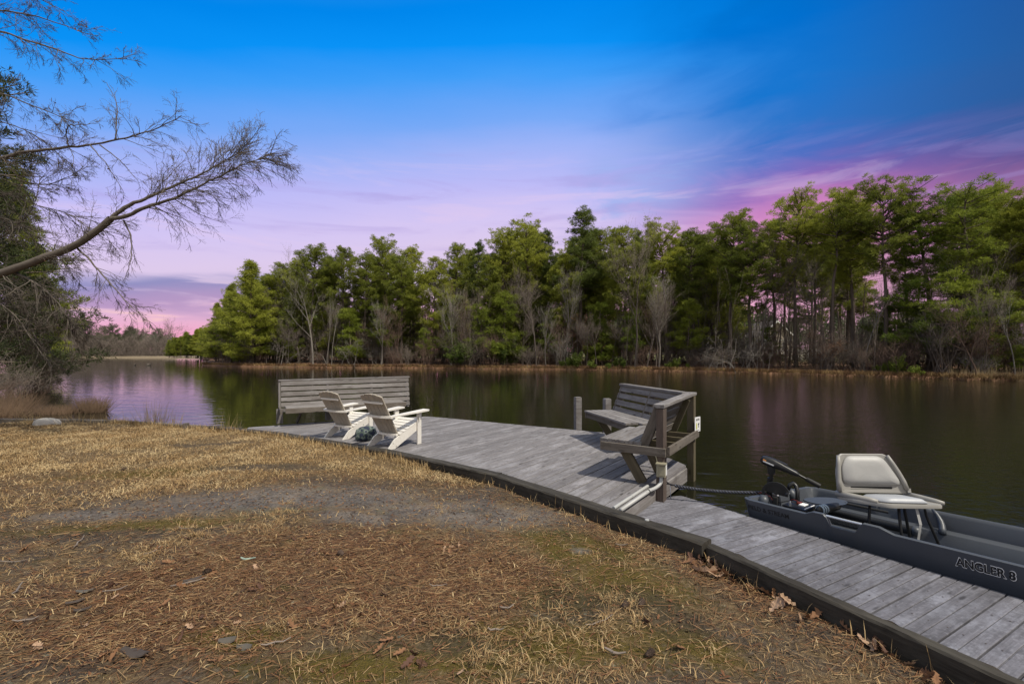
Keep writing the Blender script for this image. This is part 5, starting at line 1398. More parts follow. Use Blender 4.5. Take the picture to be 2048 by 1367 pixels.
# far shore on the left
for i in range(30):
    u = rng.uniform(60, 335) if i > 4 else (225, 262, 150, 175, 308)[i]; Y = rng.uniform(152, 172) if i > 4 else 153
    vt = rng.uniform(655, 672) if i > 4 else (651, 654, 643, 645, 664)[i]
    hgt = H - (vt - HZ) / F * Y - .5; kd = 'far%d' % (i % 3); s_ = hgt / 14
    place(kd, ((u - 1024) / F * Y, Y, .45), rng.uniform(0, 6.28), (s_ * rng.uniform(.9, 1.2), s_ * 1.05, s_), 'small far off pine on the distant left shore of the lake', 'pines on the distant shore')
for i in range(36):
    u = 336 + 100 * (i + rng.uniform(0, 1)) / 36; vt = np.interp(u, [335, 360, 395, 432], [676, 664, 655, 648]) + rng.uniform(-2, 14); Y = rng.uniform(118, 131) if u < 405 else rng.uniform(84, 100)
    hgt = H - (vt - HZ) / F * Y - .2; kd = ('tall%d' % (i % 4)) if i % 4 == 1 else 'full%d' % (i % 2); sc_ = hgt / (17.0 if i % 4 == 1 else 13.8)
    place(kd, ((u - 1024) / F * Y, Y, .2), rng.uniform(0, 6.28), (sc_ * 1.15, sc_ * 1.15, sc_), 'bushy green pine on the shore beyond the left tip of the far bank', 'pines beyond the tip')
def far_thicket():
    v = Veg(306); g = v.g
    n = 26000; u = g.uniform(40, 350, n); Y = g.uniform(146, 172, n); z = .3 + 6.2 * g.random(n) ** 1.3 * (.7 + .3 * np.sin(u * .09) ** 2)
    P0 = np.column_stack([(u - 1024) / F * Y, Y, z]); v.sliver(P0, P0 + g.normal(0, .7, (n, 3)) * [1, 1, .6] + [0, 0, .9], .045)
    tag(link('distant_thicket', v.branch_mesh('distant_thicket'), M_TWIG), kind='stuff')
    v = Veg(307); g = v.g; C = []
    for i in range(70):
        uu = g.uniform(40, 440); Y = g.uniform(160, 185); r_ = g.uniform(1.6, 3.2); h_ = g.uniform(3.5, 7.0); m = 60
        C.append(np.array([(uu - 1024) / F * Y, Y, h_]) + unit(g.normal(size=(m, 3))) * g.uniform(.5, 1, (m, 1)) * [r_, r_, r_ * .7])
    C = np.concatenate(C); v.tufts(C, unit(g.normal(size=C.shape)), 6, .8, .4); tag(link('distant_crowns', v.leaf_mesh('distant_crowns'), M_FARP), kind='stuff')
far_thicket()
for i in range(60):
    u = rng.uniform(60, 345); Y = rng.uniform(149, 160); s_ = rng.uniform(.65, 1.05)
    place(str(rng.choice(['bare0', 'bare1', 'bare3', 'bare4'])), ((u - 1024) / F * Y, Y, .3), rng.uniform(0, 6.28), (s_ * 1.15, s_ * 1.15, s_ * .9), 'tiny leafless tree on the distant left shore of the lake', 'bare trees on the distant shore')

# house and fence glimpsed through the trunks
M_SIDING = plain('beige_siding', (.50, .42, .34), .8, var=.1); M_TRIMW = plain('white_trim', (.75, .73, .70), .6, var=.06); M_ROOF = plain('brown_roof', (.12, .095, .08), .9, var=.2); M_GLASS = plain('dark_glass', (.03, .035, .04), .1, var=.1)
hp = P(1553, 700, 92); gz_ = .9
house = empty('house', (hp.x, hp.y, gz_), 'beige gabled house half hidden behind the trunks above the trolling motor', 'house')
hw, he, ha, hd_ = 3.3, 3.9, 6.9, 9
MB().prism([(hp.x - hw, hp.y, gz_), (hp.x + hw, hp.y, gz_), (hp.x + hw, hp.y, gz_ + he), (hp.x, hp.y, gz_ + ha), (hp.x - hw, hp.y, gz_ + he)], (0, hd_, 0)).build('wall', M_SIDING, house)
for s_ in (-1, 1):
    MB().prism([(hp.x, hp.y - .4, gz_ + ha + .05), (hp.x + s_ * (hw + .4), hp.y - .4, gz_ + he - .3), (hp.x + s_ * (hw + .4), hp.y - .4, gz_ + he - .12), (hp.x, hp.y - .4, gz_ + ha + .25)][::s_], (0, hd_ + .8, 0)).build('roof', M_ROOF, house)
    MB().bar((hp.x, hp.y - .43, gz_ + ha + .02), (hp.x + s_ * (hw + .42), hp.y - .43, gz_ + he - .32), .06, .3, (0, 0, 1)).build('gable_trim', M_TRIMW, house)
MB().bar((hp.x - hw, hp.y - .05, gz_ + 3.1), (hp.x + hw, hp.y - .05, gz_ + 3.1), .1, .25, (0, 0, 1)).build('band_trim', M_TRIMW, house)
for x in (-1.9, 1.6):
    wf_ = MB().bar((hp.x + x - .55, hp.y - .04, gz_ + 1.9), (hp.x + x + .55, hp.y - .04, gz_ + 1.9), .1, 1.5, (0, 0, 1)).build('window', M_TRIMW, house)
    g_ = MB().bar((hp.x + x - .45, hp.y - .1, gz_ + 1.9), (hp.x + x + .45, hp.y - .1, gz_ + 1.9), .04, 1.3, (0, 0, 1)).build('pane', M_GLASS); g_.parent = wf_; g_.matrix_parent_inverse = wf_.matrix_parent_inverse.inverted() if False else Matrix()
fp0 = P(1500, 706, 58)
fence = empty('picket_fence', (fp0.x, 58, .7), 'pale picket fence on the lawn below the half hidden house', 'fence')
fx0, fx1 = P(1482, 0, 58).x, P(1640, 0, 58).x
for z in (1.0, 1.75): MB().bar((fx0, 58, z), (fx1, 58, z), .05, .09).build('rail', M_TRIMW, fence)
pk = MB().prism([(-.05, 0, 0), (.05, 0, 0), (.05, 0, 1.3), (0, 0, 1.38), (-.05, 0, 1.3)], (0, .025, 0)).mesh('picket')
pk.materials.append(M_TRIMW)
for i in range(40):
    o = bpy.data.objects.new('picket', pk); COL.objects.link(o); o.matrix_basis = Matrix.Translation((fx0 + (fx1 - fx0) * i / 39, 57.93, .65)); adopt(o, fence)

# bank grass and reeds
def bank_grass():
    g = np.random.default_rng(310); n = 26000
    u = g.uniform(405, 2300, n); off = np.abs(g.normal(.12, .45, n)); off[u < 620] = g.uniform(0, 1.6, (u < 620).sum())
    P0 = np.array([on_bank(a, b) for a, b in zip(u, off)]); 
    P0[:, 2] -= .03; h_ = g.uniform(.10, .42, n)[:, None]; d = np.column_stack([g.normal(0, .45, n), g.normal(-.25, .4, n), np.ones(n)]); P1 = P0 + d * h_
    sd = np.column_stack([np.ones(n), g.normal(0, .5, n), np.zeros(n)]) * .022
    V = np.stack([P0 - sd, P0 + sd, P1], 1).reshape(-1, 3)
    clump = np.sin(u * .21) + np.sin(u * .083 + 2) + g.normal(0, .8, n)
    mi = np.where(clump > .6, 0, np.where(clump > -.5, 1, 2))
    me = np_mesh('bank_grass', V, np.arange(3 * n).reshape(-1, 3), mi); tag(link('bank_grass', me, M_BANKGR), kind='stuff')
    n = 620; u = 1895 + 225 * g.random(n) ** .8; off = np.abs(g.normal(.3, .6, n)); P0 = np.array([on_bank(a, b) for a, b in zip(u, off)])
    v = Veg(311); v.sliver(P0 - [0, 0, .2], P0 + np.column_stack([g.normal(0, .12, n), g.normal(0, .12, n), g.uniform(.25, 1.2, n) * (.55 + .45 * np.sin(u * .11) ** 2)]), .010)
    tag(link('reeds', v.branch_mesh('reeds'), M_REED), kind='stuff')
bank_grass()

# ================================================================== lawn cover: dead grass, pine litter, leaves, twigs, cones
def zone_mask(key, x, y, soft=.35):
    m = np.zeros_like(x)
    for cx, cy, rx, ry, ro in LAWN_BLOBS[key]:
        c, s_ = math.cos(ro), math.sin(ro); dx, dy = x - cx, y - cy
        d = np.hypot((dx * c + dy * s_) / rx, (dy * c - dx * s_) / ry)
        m = np.maximum(m, 1 - sstep(d, 1 - soft, 1 + soft))
    return m
_nz_grid = np.random.default_rng(5).random((64, 64))
def vnoise(x, y, f):
    x = x * f + 100; y = y * f + 100; i, j = np.floor(x).astype(int), np.floor(y).astype(int); a, b = x - i, y - j
    a = a * a * (3 - 2 * a); b = b * b * (3 - 2 * b); T = lambda p, q_: _nz_grid[p % 64, q_ % 64]
    return (T(i, j) * (1 - a) + T(i + 1, j) * a) * (1 - b) + (T(i, j + 1) * (1 - a) + T(i + 1, j + 1) * a) * b
def fbm(x, y, f): return .5 * vnoise(x, y, f) + .3 * vnoise(x + 7, y - 3, f * 2.3) + .2 * vnoise(x - 5, y + 9, f * 5.1)

def lawn_points(n, g, y0=1.9, y1=11.2):
    """uniform points on the visible lawn"""
    out = []
    while sum(map(len, out)) < n:
        m = n; y = g.uniform(y0, y1, m); x = g.uniform(-1.30, 1.15, m) * y
        keep = g.random(m) < y / y1
        x, y = x[keep], y[keep]; sd = land_sd(x, y)[0]; k = sd > .02
        out.append(np.column_stack([x[k], y[k], sd[k]]))
    return np.concatenate(out)[:n]

def blades(x, y, g, hmin, hmax, lean, wid, curl=.5):
    """curved grass blades: five vertices, three triangles each"""
    n = len(x); z = lawn_z(x, y); az = g.uniform(0, 6.283, n); h_ = g.uniform(hmin, hmax, n); le = g.uniform(lean[0], lean[1], n)
    d = np.column_stack([np.cos(az), np.sin(az), np.zeros(n)]); sd = np.column_stack([-np.sin(az), np.cos(az), np.zeros(n)])
    tw = g.normal(0, .6, n)[:, None]; sd = sd * np.cos(tw) + np.array([0, 0, 1.]) * np.sin(tw) * .6
    b = np.column_stack([x, y, z - .004]); up = np.array([0, 0, 1.])
    l1 = le * .75; l2 = np.minimum(le * (1 + curl), 1.75)
    m = b + (d * np.sin(l1)[:, None] + up * np.cos(l1)[:, None]) * (h_ * .55)[:, None]
    t_ = m + (d * np.sin(l2)[:, None] + up * np.cos(l2)[:, None]) * (h_ * .5)[:, None]
    t_[:, 2] = np.maximum(t_[:, 2], z + .004); w_ = (wid * g.uniform(.6, 1.4, n))[:, None]
    V = np.stack([b - sd * w_, b + sd * w_, m + sd * w_ * .8, m - sd * w_ * .8, t_], 1).reshape(-1, 3)
    i = np.arange(n)[:, None] * 5
    Fc = np.concatenate([i + np.array([[0, 1, 2]]), i + np.array([[0, 2, 3]]), i + np.array([[3, 2, 4]])], 1).reshape(-1, 3)
    return V, Fc

def dry_grass():
    g = np.random.default_rng(401); Vs, Fs, Ms = [], [], []; nb_ = 0
    def put(V, Fc, mi):
        nonlocal nb_
        Vs.append(V); Fs.append(Fc + nb_); Ms.append(np.repeat(mi, 3)); nb_ += len(V)
    # thatch of the upper lawn
    p = lawn_points(230000, g); x, y, sd = p.T
    bare = np.maximum(zone_mask('sand', x, y), np.maximum(zone_mask('dark', x, y), .55 * zone_mask('moss', x, y)))
    dens = sstep(y - .10 * (x + 2), 5.0, 6.4) * .95 + .04 + .28 * sstep(x, -.6, .8) * sstep(y, 4.2, 5.4)
    dens = dens * (.20 + 1.1 * sstep(fbm(x, y, 1.1), .36, .62)) * (1 - .92 * bare)
    k = g.random(len(x)) < dens; x, y, sd = x[k], y[k], sd[k]
    V, Fc = blades(x, y, g, .025, .085, (.75, 1.5), .0030)
    mi = np.where(fbm(x, y, 3.0) + g.normal(0, .16, len(x)) > .58, 1, np.where(g.random(len(x)) < .55, 0, np.where(g.random(len(x)) < .75, 2, 3)))
    put(V, Fc, mi)
    # tufts in the near lawn
    q_ = lawn_points(1500, g, 1.9, 5.2); tx, ty, _ = q_.T
    kk = g.random(len(tx)) < (.02 + .85 * sstep(fbm(tx, ty, 1.6), .52, .63)) * (1 - .85 * zone_mask('sand', tx, ty)) * (1 - .75 * zone_mask('rust', tx, ty))
    tx, ty = tx[kk], ty[kk]; m = g.integers(8, 36, len(tx)); cx = np.repeat(tx, m); cy = np.repeat(ty, m); r_ = np.repeat(g.uniform(.03, .11, len(tx)), m)
    a = g.uniform(0, 6.283, len(cx)); rr_ = r_ * g.random(len(cx)); x = cx + np.cos(a) * rr_ * 1.5; y = cy + np.sin(a) * rr_
    ok = land_sd(x, y)[0] > .02; x, y = x[ok], y[ok]
    V, Fc = blades(x, y, g, .03, .125, (.6, 1.55), .0017, .9); put(V, Fc, g.choice(4, len(x), p=[.40, .22, .28, .10]))
    # short stubble everywhere near
    p = lawn_points(80000, g, 1.9, 5.8); x, y, sd = p.T
    k = g.random(len(x)) < (.05 + .75 * sstep(fbm(x, y, 2.2), .42, .60)) * (1 - .9 * zone_mask('sand', x, y)) * (1 - .7 * zone_mask('dark', x, y)) * (1 - .6 * zone_mask('moss', x, y)); x, y = x[k], y[k]
    V, Fc = blades(x, y, g, .012, .055, (1.0, 1.6), .0012, .6); put(V, Fc, g.choice(4, len(x), p=[.32, .10, .36, .22]))
    # fringe along the timbers
    n = 5200; t_ = g.uniform(0, 1, n); px = np.interp(t_, np.linspace(0, 1, 7), [-9.4, -6.69, -4.62, -2.17, -.23, 1.61, 2.6]); py = np.interp(t_, np.linspace(0, 1, 7), [10.76, 9.89, 8.99, 7.48, 5.97, 3.84, 2.1])
    o_ = np.abs(g.normal(.03, .07, n)); x = px - o_ * .7; y = py - o_ * .72
    k = (g.random(n) < np.where(x < -1.2, 1, .07)) & (land_sd(x, y)[0] > .01); x, y = x[k], y[k]
    V, Fc = blades(x, y, g, .05, .17, (.1, .9), .003); put(V, Fc, g.choice(4, len(x), p=[.6, .3, .1, 0]))
    me = np_mesh('dry_grass', np.concatenate(Vs), np.concatenate(Fs), np.concatenate(Ms)); tag(link('dry_grass', me, M_GR), kind='stuff')
dry_grass()

def pine_litter():
    g = np.random.default_rng(402); p = lawn_points(95000, g, 1.9, 6.4); x, y, sd = p.T
    dens = .22 + .9 * zone_mask('rust', x, y, .5) * (.35 + .8 * sstep(fbm(x, y, 2.0), .35, .6)) + .5 * (sd < .35) * (x > .3)
    dens = dens * (1 - .8 * zone_mask('sand', x, y))
    k = g.random(len(x)) < dens; x, y = x[k], y[k]; n = len(x); z = lawn_z(x, y) + g.uniform(.002, .018, n)
    az = g.normal(.25, .9, n); L = g.uniform(.03, .11, n) * np.where(g.random(n) < .06, 1.8, 1); w_ = g.uniform(.0008, .0019, n)
    d = np.column_stack([np.cos(az), np.sin(az), g.normal(0, .10, n)]) * L[:, None]; sd_ = np.column_stack([-np.sin(az), np.cos(az), g.normal(0, .4, n)]) * w_[:, None]
    c = np.column_stack([x, y, z]); V = np.stack([c - d / 2 - sd_, c - d / 2 + sd_, c + d / 2 + sd_, c + d / 2 - sd_], 1).reshape(-1, 3)
    mi = g.choice(4, n, p=[.45, .25, .14, .16])
    me = np_mesh('pine_litter', V, np.arange(4 * n).reshape(-1, 4), mi); tag(link('pine_litter', me, M_ND), kind='stuff')
    # crumbs of bark and broken leaf
    p = lawn_points(16000, g, 1.9, 6.0); x, y, sd = p.T; k = g.random(len(x)) < .12 + .8 * zone_mask('rust', x, y, .5) + .35 * zone_mask('dark', x, y) + .45 * zone_mask('sand', x, y, .5); x, y = x[k], y[k]; n = len(x)
    c = np.column_stack([x, y, lawn_z(x, y) + g.uniform(.003, .014, n)]); r_ = g.uniform(.004, .018, n)[:, None]; a = g.uniform(0, 6.28, n)
    e1_ = np.column_stack([np.cos(a), np.sin(a), g.normal(0, .35, n)]) * r_; e2_ = np.column_stack([-np.sin(a), np.cos(a), g.normal(0, .35, n)]) * r_ * .55
    V = np.stack([c - e1_, c - e2_, c + e1_ * 1.2, c + e2_ * .8], 1).reshape(-1, 3)
    me = np_mesh('leaf_crumbs', V, np.arange(4 * n).reshape(-1, 4), g.choice(4, n, p=[.35, .12, .3, .23])); tag(link('leaf_crumbs', me, M_ND), kind='stuff')
pine_litter()

def oak_leaf(seed, mat):
    g = np.random.default_rng(seed); n = 7; L = .062
    # lobed outline, folded along the midrib and curled
    prof = [0.004, .020, .010, .030, .014, .032, .012, .020, .002]; xs = np.linspace(-L, L, len(prof)); V = []; Fc = []
    cu_, fo_ = g.uniform(3, 10), g.uniform(.1, .7)
    for x, w_ in zip(xs, prof):
        w1, w2 = w_ * g.uniform(.75, 1.2), w_ * g.uniform(.75, 1.2); zc = cu_ * x * x * .5
        V += [(x, 0, zc), (x + g.normal(0, .003), w1, zc + w1 * fo_ + g.normal(0, .003)), (x + g.normal(0, .003), -w2, zc + w2 * fo_ + g.normal(0, .003))]
    for i in range(len(prof) - 1):
        a, b = i * 3, i * 3 + 3; Fc += [(a, b, b + 1, a + 1), (a, a + 2, b + 2, b)]
    me = bpy.data.meshes.new('oak_leaf'); me.from_pydata(V, [], Fc); me.update(); me.materials.append(mat); return me
LEAFM = [oak_leaf(500 + i, M_LEAF[i % 3]) for i in range(9)]
def drop_leaf(x, y, label, group, s_=1.0, dz=.012, tilt=.5):
    o = bpy.data.objects.new('oak_leaf', LEAFM[int(rng.integers(0, 9))]); COL.objects.link(o)
    o.location = (x, y, float(lawn_z(np.array([x]), np.array([y]))[0]) + dz)
    o.rotation_euler = (rng.normal(0, tilt), rng.normal(0, tilt), rng.uniform(0, 6.28)); o.scale = (s_,) * 3
    tag(o, label, 'leaf', group)
for i in range(54):     # drift along the foot of the walkway timber
    t_ = rng.uniform(0, 1) ** 1.15 * 2.1 - .05; off = abs(rng.normal(.03, .055)) + .02
    drop_leaf(1.655 + B2[0] * t_ - .889 * off, 3.84 + B2[1] * t_ - .458 * off, 'dry oak leaf in the drift at the foot of the walkway timber, ' + ('upper end' if t_ < .6 else 'middle stretch' if t_ < 1.3 else 'lower end'), 'oak leaves along the timber', rng.uniform(.55, 1.0), rng.uniform(.012, .05))
for u, v_, s_ in ((1396, 1140, 1.3), (1408, 1150, 1.6), (1386, 1128, 1.2), (1425, 1155, 1.2), (1375, 1132, 1.0), (1440, 1150, .9), (1455, 1142, .9), (1404, 1120, 1.2)):
    p = G(u, v_, -.12); drop_leaf(p.x, p.y, 'large curled oak leaf heaped at the corner where the two timbers meet', 'oak leaves at the timber joint', s_, .03)
for u, v_ in ((1110, 1004), (1122, 1012), (1130, 1020), (1116, 1022)):
    p = G(u, v_, -.11); drop_leaf(p.x, p.y, 'curled brown leaf caught against the deck timber left of the outlet box', 'leaves against the deck timber', .8, .02)
for (u, v_) in ((880, 1085), (893, 1088), (905, 1090), (918, 1086), (888, 1096), (900, 1100), (912, 1098), (925, 1094)):
    p = G(u, v_, -.1); drop_leaf(p.x, p.y, 'red brown leaf in the small heap on the bare lawn below the deck edge', 'small leaf heap', .75, .012)
for u, v_, lab in ((500, 1053, 'lone pale tan leaf standing on the grey bare patch of the lawn'), (585, 1262, 'broad rust coloured leaf among straw tufts in the lower lawn'), (815, 1332, 'pale leaf at the bottom of the lawn, left of its twin'), (842, 1337, 'pinkish leaf at the bottom of the lawn, right of its twin'),
                   (1358, 1290, 'crumpled orange brown leaf in the straw near the walkway timber'), (1290, 1240, 'small pinkish leaf in the straw far from the timber'), (50, 1120, 'long pale leaf on the dark soil at the left edge')):
    p = G(u, v_, -.1); drop_leaf(p.x, p.y, lab, None, .8, .015, .6)
for i in range(70):
    p = G(rng.uniform(60, 1000), rng.uniform(1085, 1345), -.1)
    if land_sd(np.array([p.x]), np.array([p.y]))[0][0] > .1: drop_leaf(p.x, p.y, 'small brown leaf scattered on the pine litter of the lawn', 'leaves scattered on the lawn', rng.uniform(.35, .8), .012)
# twigs
M_STICK = flat('fallen_twig', (.20, .165, .14)); M_STICKL = flat('lichen_twig', (.30, .38, .32))
def stick(u, v_, du, dv, r_, label, mat=None, kink=.02):
    a, b = G(u, v_, -.095), G(u + du, v_ + dv, -.095); n = 5; pts = []
    for k in range(n):
        p = a + (b - a) * k / (n - 1); pts.append(Vector((p.x + rng.normal(0, kink * .3), p.y + rng.normal(0, kink * .3), float(lawn_z(np.array([p.x]), np.array([p.y]))[0]) + .012 + r_ + (.012 if k in (0, n - 1) else 0))))
    m_ = MB().tube(pts, [r_ * .6, r_, r_, r_ * .8, r_ * .5], 6)
    e = pts[2] + (pts[3] - pts[1]).cross(Vector((0, 0, 1))) * .25; m_.tube([pts[2], (pts[2] + e) / 2 + Z(.01), e], [r_ * .6, r_ * .4, r_ * .2], 5)
    o = m_.build('twig', mat or M_STICK); tag(o, label, 'twig', 'fallen twigs')
for a in ((25, 1215, 20, -28, .007, 'crooked grey twig lying at the left edge of the lawn'), (20, 1270, 58, -14, .005, 'long dark twig lying above the bottom left corner'), (148, 1112, 20, -22, .006, 'forked grey twig on dark soil below the moss strip'),
          (0, 1145, 55, -4, .005, 'thin twig on the bare soil at the left edge'), (205, 1206, 50, -16, .005, 'slim twig left of the scattered bark pieces'), (340, 1188, 70, -18, .006, 'long pale twig in the middle of the pine litter'),
          (285, 1125, 40, -20, .004, 'short twig in the upper pine litter'), (858, 1172, 36, -3, .004, 'small straight pale twig right of the pine litter'), (975, 1252, 32, -3, .006, 'pale stub of twig in the straw'),
          (1232, 1088, 26, 1, .005, 'short twig on the moss below the deck timber'), (1000, 1212, 26, -6, .006, 'dark short twig in the lower middle of the lawn'), (1170, 1245, 55, -14, .004, 'thin twig slanting through the straw tufts'),
          (1208, 1295, 45, 8, .008, 'thick broken stick at the bottom right of the lawn'), (355, 1068, 32, 2, .004, 'thin twig just below the moss strip'), (520, 1300, 60, -12, .005, 'dark bent twig at the bottom centre left')):
    stick(*a)
stick(480, 1131, 28, 1, .008, 'pale green lichen covered twig on the pine litter', M_STICKL)
M_CHIP = flat('bark_chip', (.065, .052, .045)); M_CHIPG = flat('grey_bark_chip', (0.0868, 0.07714, 0.06552))
for u, v_, l_, w_, mt, lab in ((170, 1202, .14, .05, M_CHIPG, 'grey slab of bark on the litter at the left'), (150, 1222, .13, .04, M_CHIP, 'dark bark strip below the grey bark slab'), (165, 1236, .12, .035, M_CHIP, 'second dark bark strip, lowest of the left bark pieces'),
                               (385, 1172, .16, .045, M_CHIP, 'long dark bark piece in the middle of the litter'), (455, 1290, .13, .06, M_CHIPG, 'grey curled bark flake in the straw at the bottom'), (490, 1300, .12, .05, M_CHIPG, 'second grey bark flake, right of the curled one'), (268, 1322, .24, .09, M_CHIP, 'large dark bark slab at the bottom of the lawn')):
    p = G(u, v_, -.1); mm = MB(); n = 10
    rings = [[Vector((l_ / 2 * sx_, w_ / 2 * math.cos(k / 8 * 6.283) * (1 - .5 * sx_ * sx_) * rng.uniform(.8, 1.2), .006 + .012 * max(0, math.sin(k / 8 * 6.283)) + .012 * sx_ * sx_)) for k in range(8)] for sx_ in (-1, -.6, -.1, .4, .8, 1)]
    o = mm.rings(rings).build('bark_piece', mt); o.scale = (.72, .85, .8); o.location = (p.x, p.y, float(lawn_z(np.array([p.x]), np.array([p.y]))[0]) + .004); o.rotation_euler = (rng.normal(0, .15), 0, rng.normal(.25, .3)); tag(o, lab, 'bark', 'bark pieces on the lawn')
M_CONE = flat('pine_cone', (.075, .052, .040))
for u, v_, lab in ((1300, 1302, 'dark pine cone in the straw right of the thick broken stick'), (1283, 1205, 'small dark pine cone high in the right straw'), (1250, 1210, 'small pine cone beside another in the right straw'), (415, 1157, 'dark pine cone on the brown pine litter'), (682, 1120, 'pine cone at the upper right of the pine litter'), (248, 948, 'pine cone far up the lawn in the straw')):
    p = G(u, v_, -.1); mm = MB().ball((0, 0, 0), (.016, .016, .026), 8, 6)
    for k in range(46):
        t_ = k / 45; an = k * 2.4; rad = .024 * math.sin(math.pi * (.12 + .8 * t_)) ** .8; zc = -.03 + .06 * t_
        dd = Vector((math.cos(an), math.sin(an), .25)); sd = Vector((-math.sin(an), math.cos(an), 0))
        c = Vector((0, 0, zc)); mm.add([c + dd * rad * .4 - sd * .006, c + dd * rad * .4 + sd * .006, c + dd * rad + sd * .007 + Z(.003), c + dd * rad - sd * .007 + Z(.003), c + dd * rad * .5 - Z(.006)], [(0, 1, 2, 3), (4, 3, 2), (4, 1, 0), (4, 2, 1), (4, 0, 3)])
    o = mm.build('pine_cone', M_CONE); o.location = (p.x, p.y, float(lawn_z(np.array([p.x]), np.array([p.y]))[0]) + .022); o.rotation_euler = (1.4, .2, rng.uniform(0, 6)); tag(o, lab, 'pine cone', 'pine cones on the lawn')

# ================================================================== left edge: overhanging tree, pines, brush
def near_tree():
    v = Veg(601); g = v.g
    base_ = np.array([-12.9, 9.4, -.4]); trunk = np.array([base_, [-12.75, 9.4, 1.2], [-12.45, 9.35, 2.4], [-12.7, 9.3, 4.2], [-12.5, 9.2, 6.4], [-12.7, 9.3, 8.6], [-12.6, 9.2, 11]])
    v.tube(trunk, np.array([.27, .22, .20, .16, .13, .09, .04]), 10)
    def limb(px, r0, r1, root=None, y0=9.0, y1=8.6, side=26, ln=(.35, 1.1), dep=2, droop=.0, upw=.12):
        n = len(px); Y = np.linspace(y0, y1, n) + g.normal(0, .05, n)
        pts = [np.array(P(u, vv, Y[i])) for i, (u, vv) in enumerate(px)]
        if root is not None: pts = [np.array(root)] + pts
        pts = np.array(pts); m = len(pts)
        # smooth resample
        cl = np.concatenate([[0], np.cumsum(np.linalg.norm(np.diff(pts, axis=0), axis=1))]); s_ = np.linspace(0, cl[-1], m * 4)
        q_ = np.column_stack([np.interp(s_, cl, pts[:, k]) for k in range(3)])
        for _ in range(2): q_[1:-1] = (q_[:-2] + 2 * q_[1:-1] + q_[2:]) / 4
        q_[1:-1] += g.normal(0, .006, q_[1:-1].shape); rad = r0 + (r1 - r0) * np.linspace(0, 1, len(q_)) ** .8
        v.tube(q_, rad * (1 + g.normal(0, .035, len(rad))), 9)
        for i in range(int(side * 1.3)):
            f_ = g.uniform(.12, 1.0) ** .75; x = f_ * (len(q_) - 1); i0 = min(int(x), len(q_) - 2); p = q_[i0] + (q_[i0 + 1] - q_[i0]) * (x - i0)
            ax = unit(q_[i0 + 1] - q_[i0]); sd = unit(np.cross(ax, g.normal(size=3))); an = g.normal(.62, .2)
            d = unit(ax * math.cos(an) + sd * math.sin(an) + np.array([0, 0, upw - droop * g.random()]))
            L = g.uniform(*ln) * (1.15 - .5 * f_)
            grow(v, p, d, L, max(.006, .012 * L), 1, 1 + dep, .5, .05 - droop * .4, (4, 8), .16, .0035, .8)
        return q_
    limb([(0, 548), (75, 520), (160, 490), (222, 437)], .105, .058, [-12.5, 9.35, 2.75], 9.0, 8.9, 26, (.3, 1.1), 2, .5, .0)
    limb([(222, 437), (254, 432), (300, 410), (345, 399), (408, 367), (458, 342), (505, 322), (545, 308)], .042, .004, None, 8.9, 8.5, 58, (.3, .95), 2, .55, .02)
    limb([(222, 437), (250, 412), (290, 398), (340, 375), (394, 353), (448, 322), (490, 300)], .042, .004, None, 8.9, 9.1, 52, (.3, .95), 2, .0, .16)
    limb([(247, 440), (262, 470), (264, 500), (261, 522), (250, 556)], .018, .004, None, 8.9, 8.8, 9, (.15, .45), 1, .5, -.1)
    limb([(150, 492), (180, 520), (215, 560), (250, 600), (290, 640)], .022, .004, None, 9.0, 8.6, 14, (.25, .6), 2, .6, -.1)
    limb([(0, 317), (50, 303), (91, 299), (150, 293), (195, 288), (254, 274), (317, 258), (363, 231)], .055, .006, [-12.6, 9.25, 5.2], 9.2, 8.8, 30, (.3, .9), 2, .3, .08)
    limb([(232, 278), (234, 240), (234, 205), (213, 165)], .014, .004, None, 8.9, 8.9, 7, (.15, .4), 1, 0, .1)
    limb([(138, 292), (131, 268), (135, 250), (165, 249), (195, 246)], .014, .004, None, 9.0, 8.9, 8, (.2, .45), 1, .2, .1)
    limb([(180, 290), (215, 330), (245, 380)], .012, .004, None, 9.0, 8.9, 8, (.2, .5), 1, .2, .0)
    limb([(200, 290), (240, 320), (275, 360)], .012, .004, None, 9.0, 8.9, 8, (.2, .5), 1, .2, .0)
    limb([(0, 60), (45, 78), (91, 92), (135, 108), (172, 121), (254, 117)], .035, .005, [-12.6, 9.25, 8.0], 9.2, 8.9, 26, (.3, .8), 2, .3, .05)
    limb([(0, 20), (70, 30), (136, 54), (181, 71)], .028, .005, [-12.7, 9.3, 8.4], 9.3, 9.0, 22, (.3, .8), 2, .3, .05)
    limb([(0, -20), (60, -10), (110, 12), (128, 22)], .022, .005, [-12.6, 9.2, 9.2], 9.3, 9.2, 14, (.3, .7), 2, .2, .05)
    limb([(0, 181), (54, 209), (118, 231), (150, 247)], .028, .005, [-12.6, 9.25, 6.6], 9.3, 9.0, 22, (.3, .8), 2, .3, .05)
    limb([(0, 345), (82, 376), (120, 362), (159, 341)], .025, .005, [-12.6, 9.25, 4.9], 9.4, 9.3, 20, (.3, .8), 2, .3, .05)
    limb([(0, 481), (59, 431), (77, 392), (80, 350)], .032, .006, [-12.6, 9.3, 3.6], 9.5, 9.6, 18, (.3, .8), 2, .2, .05)
    limb([(20, 540), (80, 570), (120, 610), (150, 660)], .03, .005, None, 9.1, 8.9, 44, (.3, 1.0), 2, .5, -.05)
    limb([(0, 600), (40, 640), (70, 690), (100, 730)], .03, .005, [-12.5, 9.35, 2.2], 9.2, 9.2, 36, (.3, .9), 2, .4, 0)
    limb([(0, 430), (60, 455), (110, 500), (150, 560)], .018, .004, [-12.6, 9.3, 4.2], 9.4, 9.3, 30, (.3, .9), 2, .4, .0)
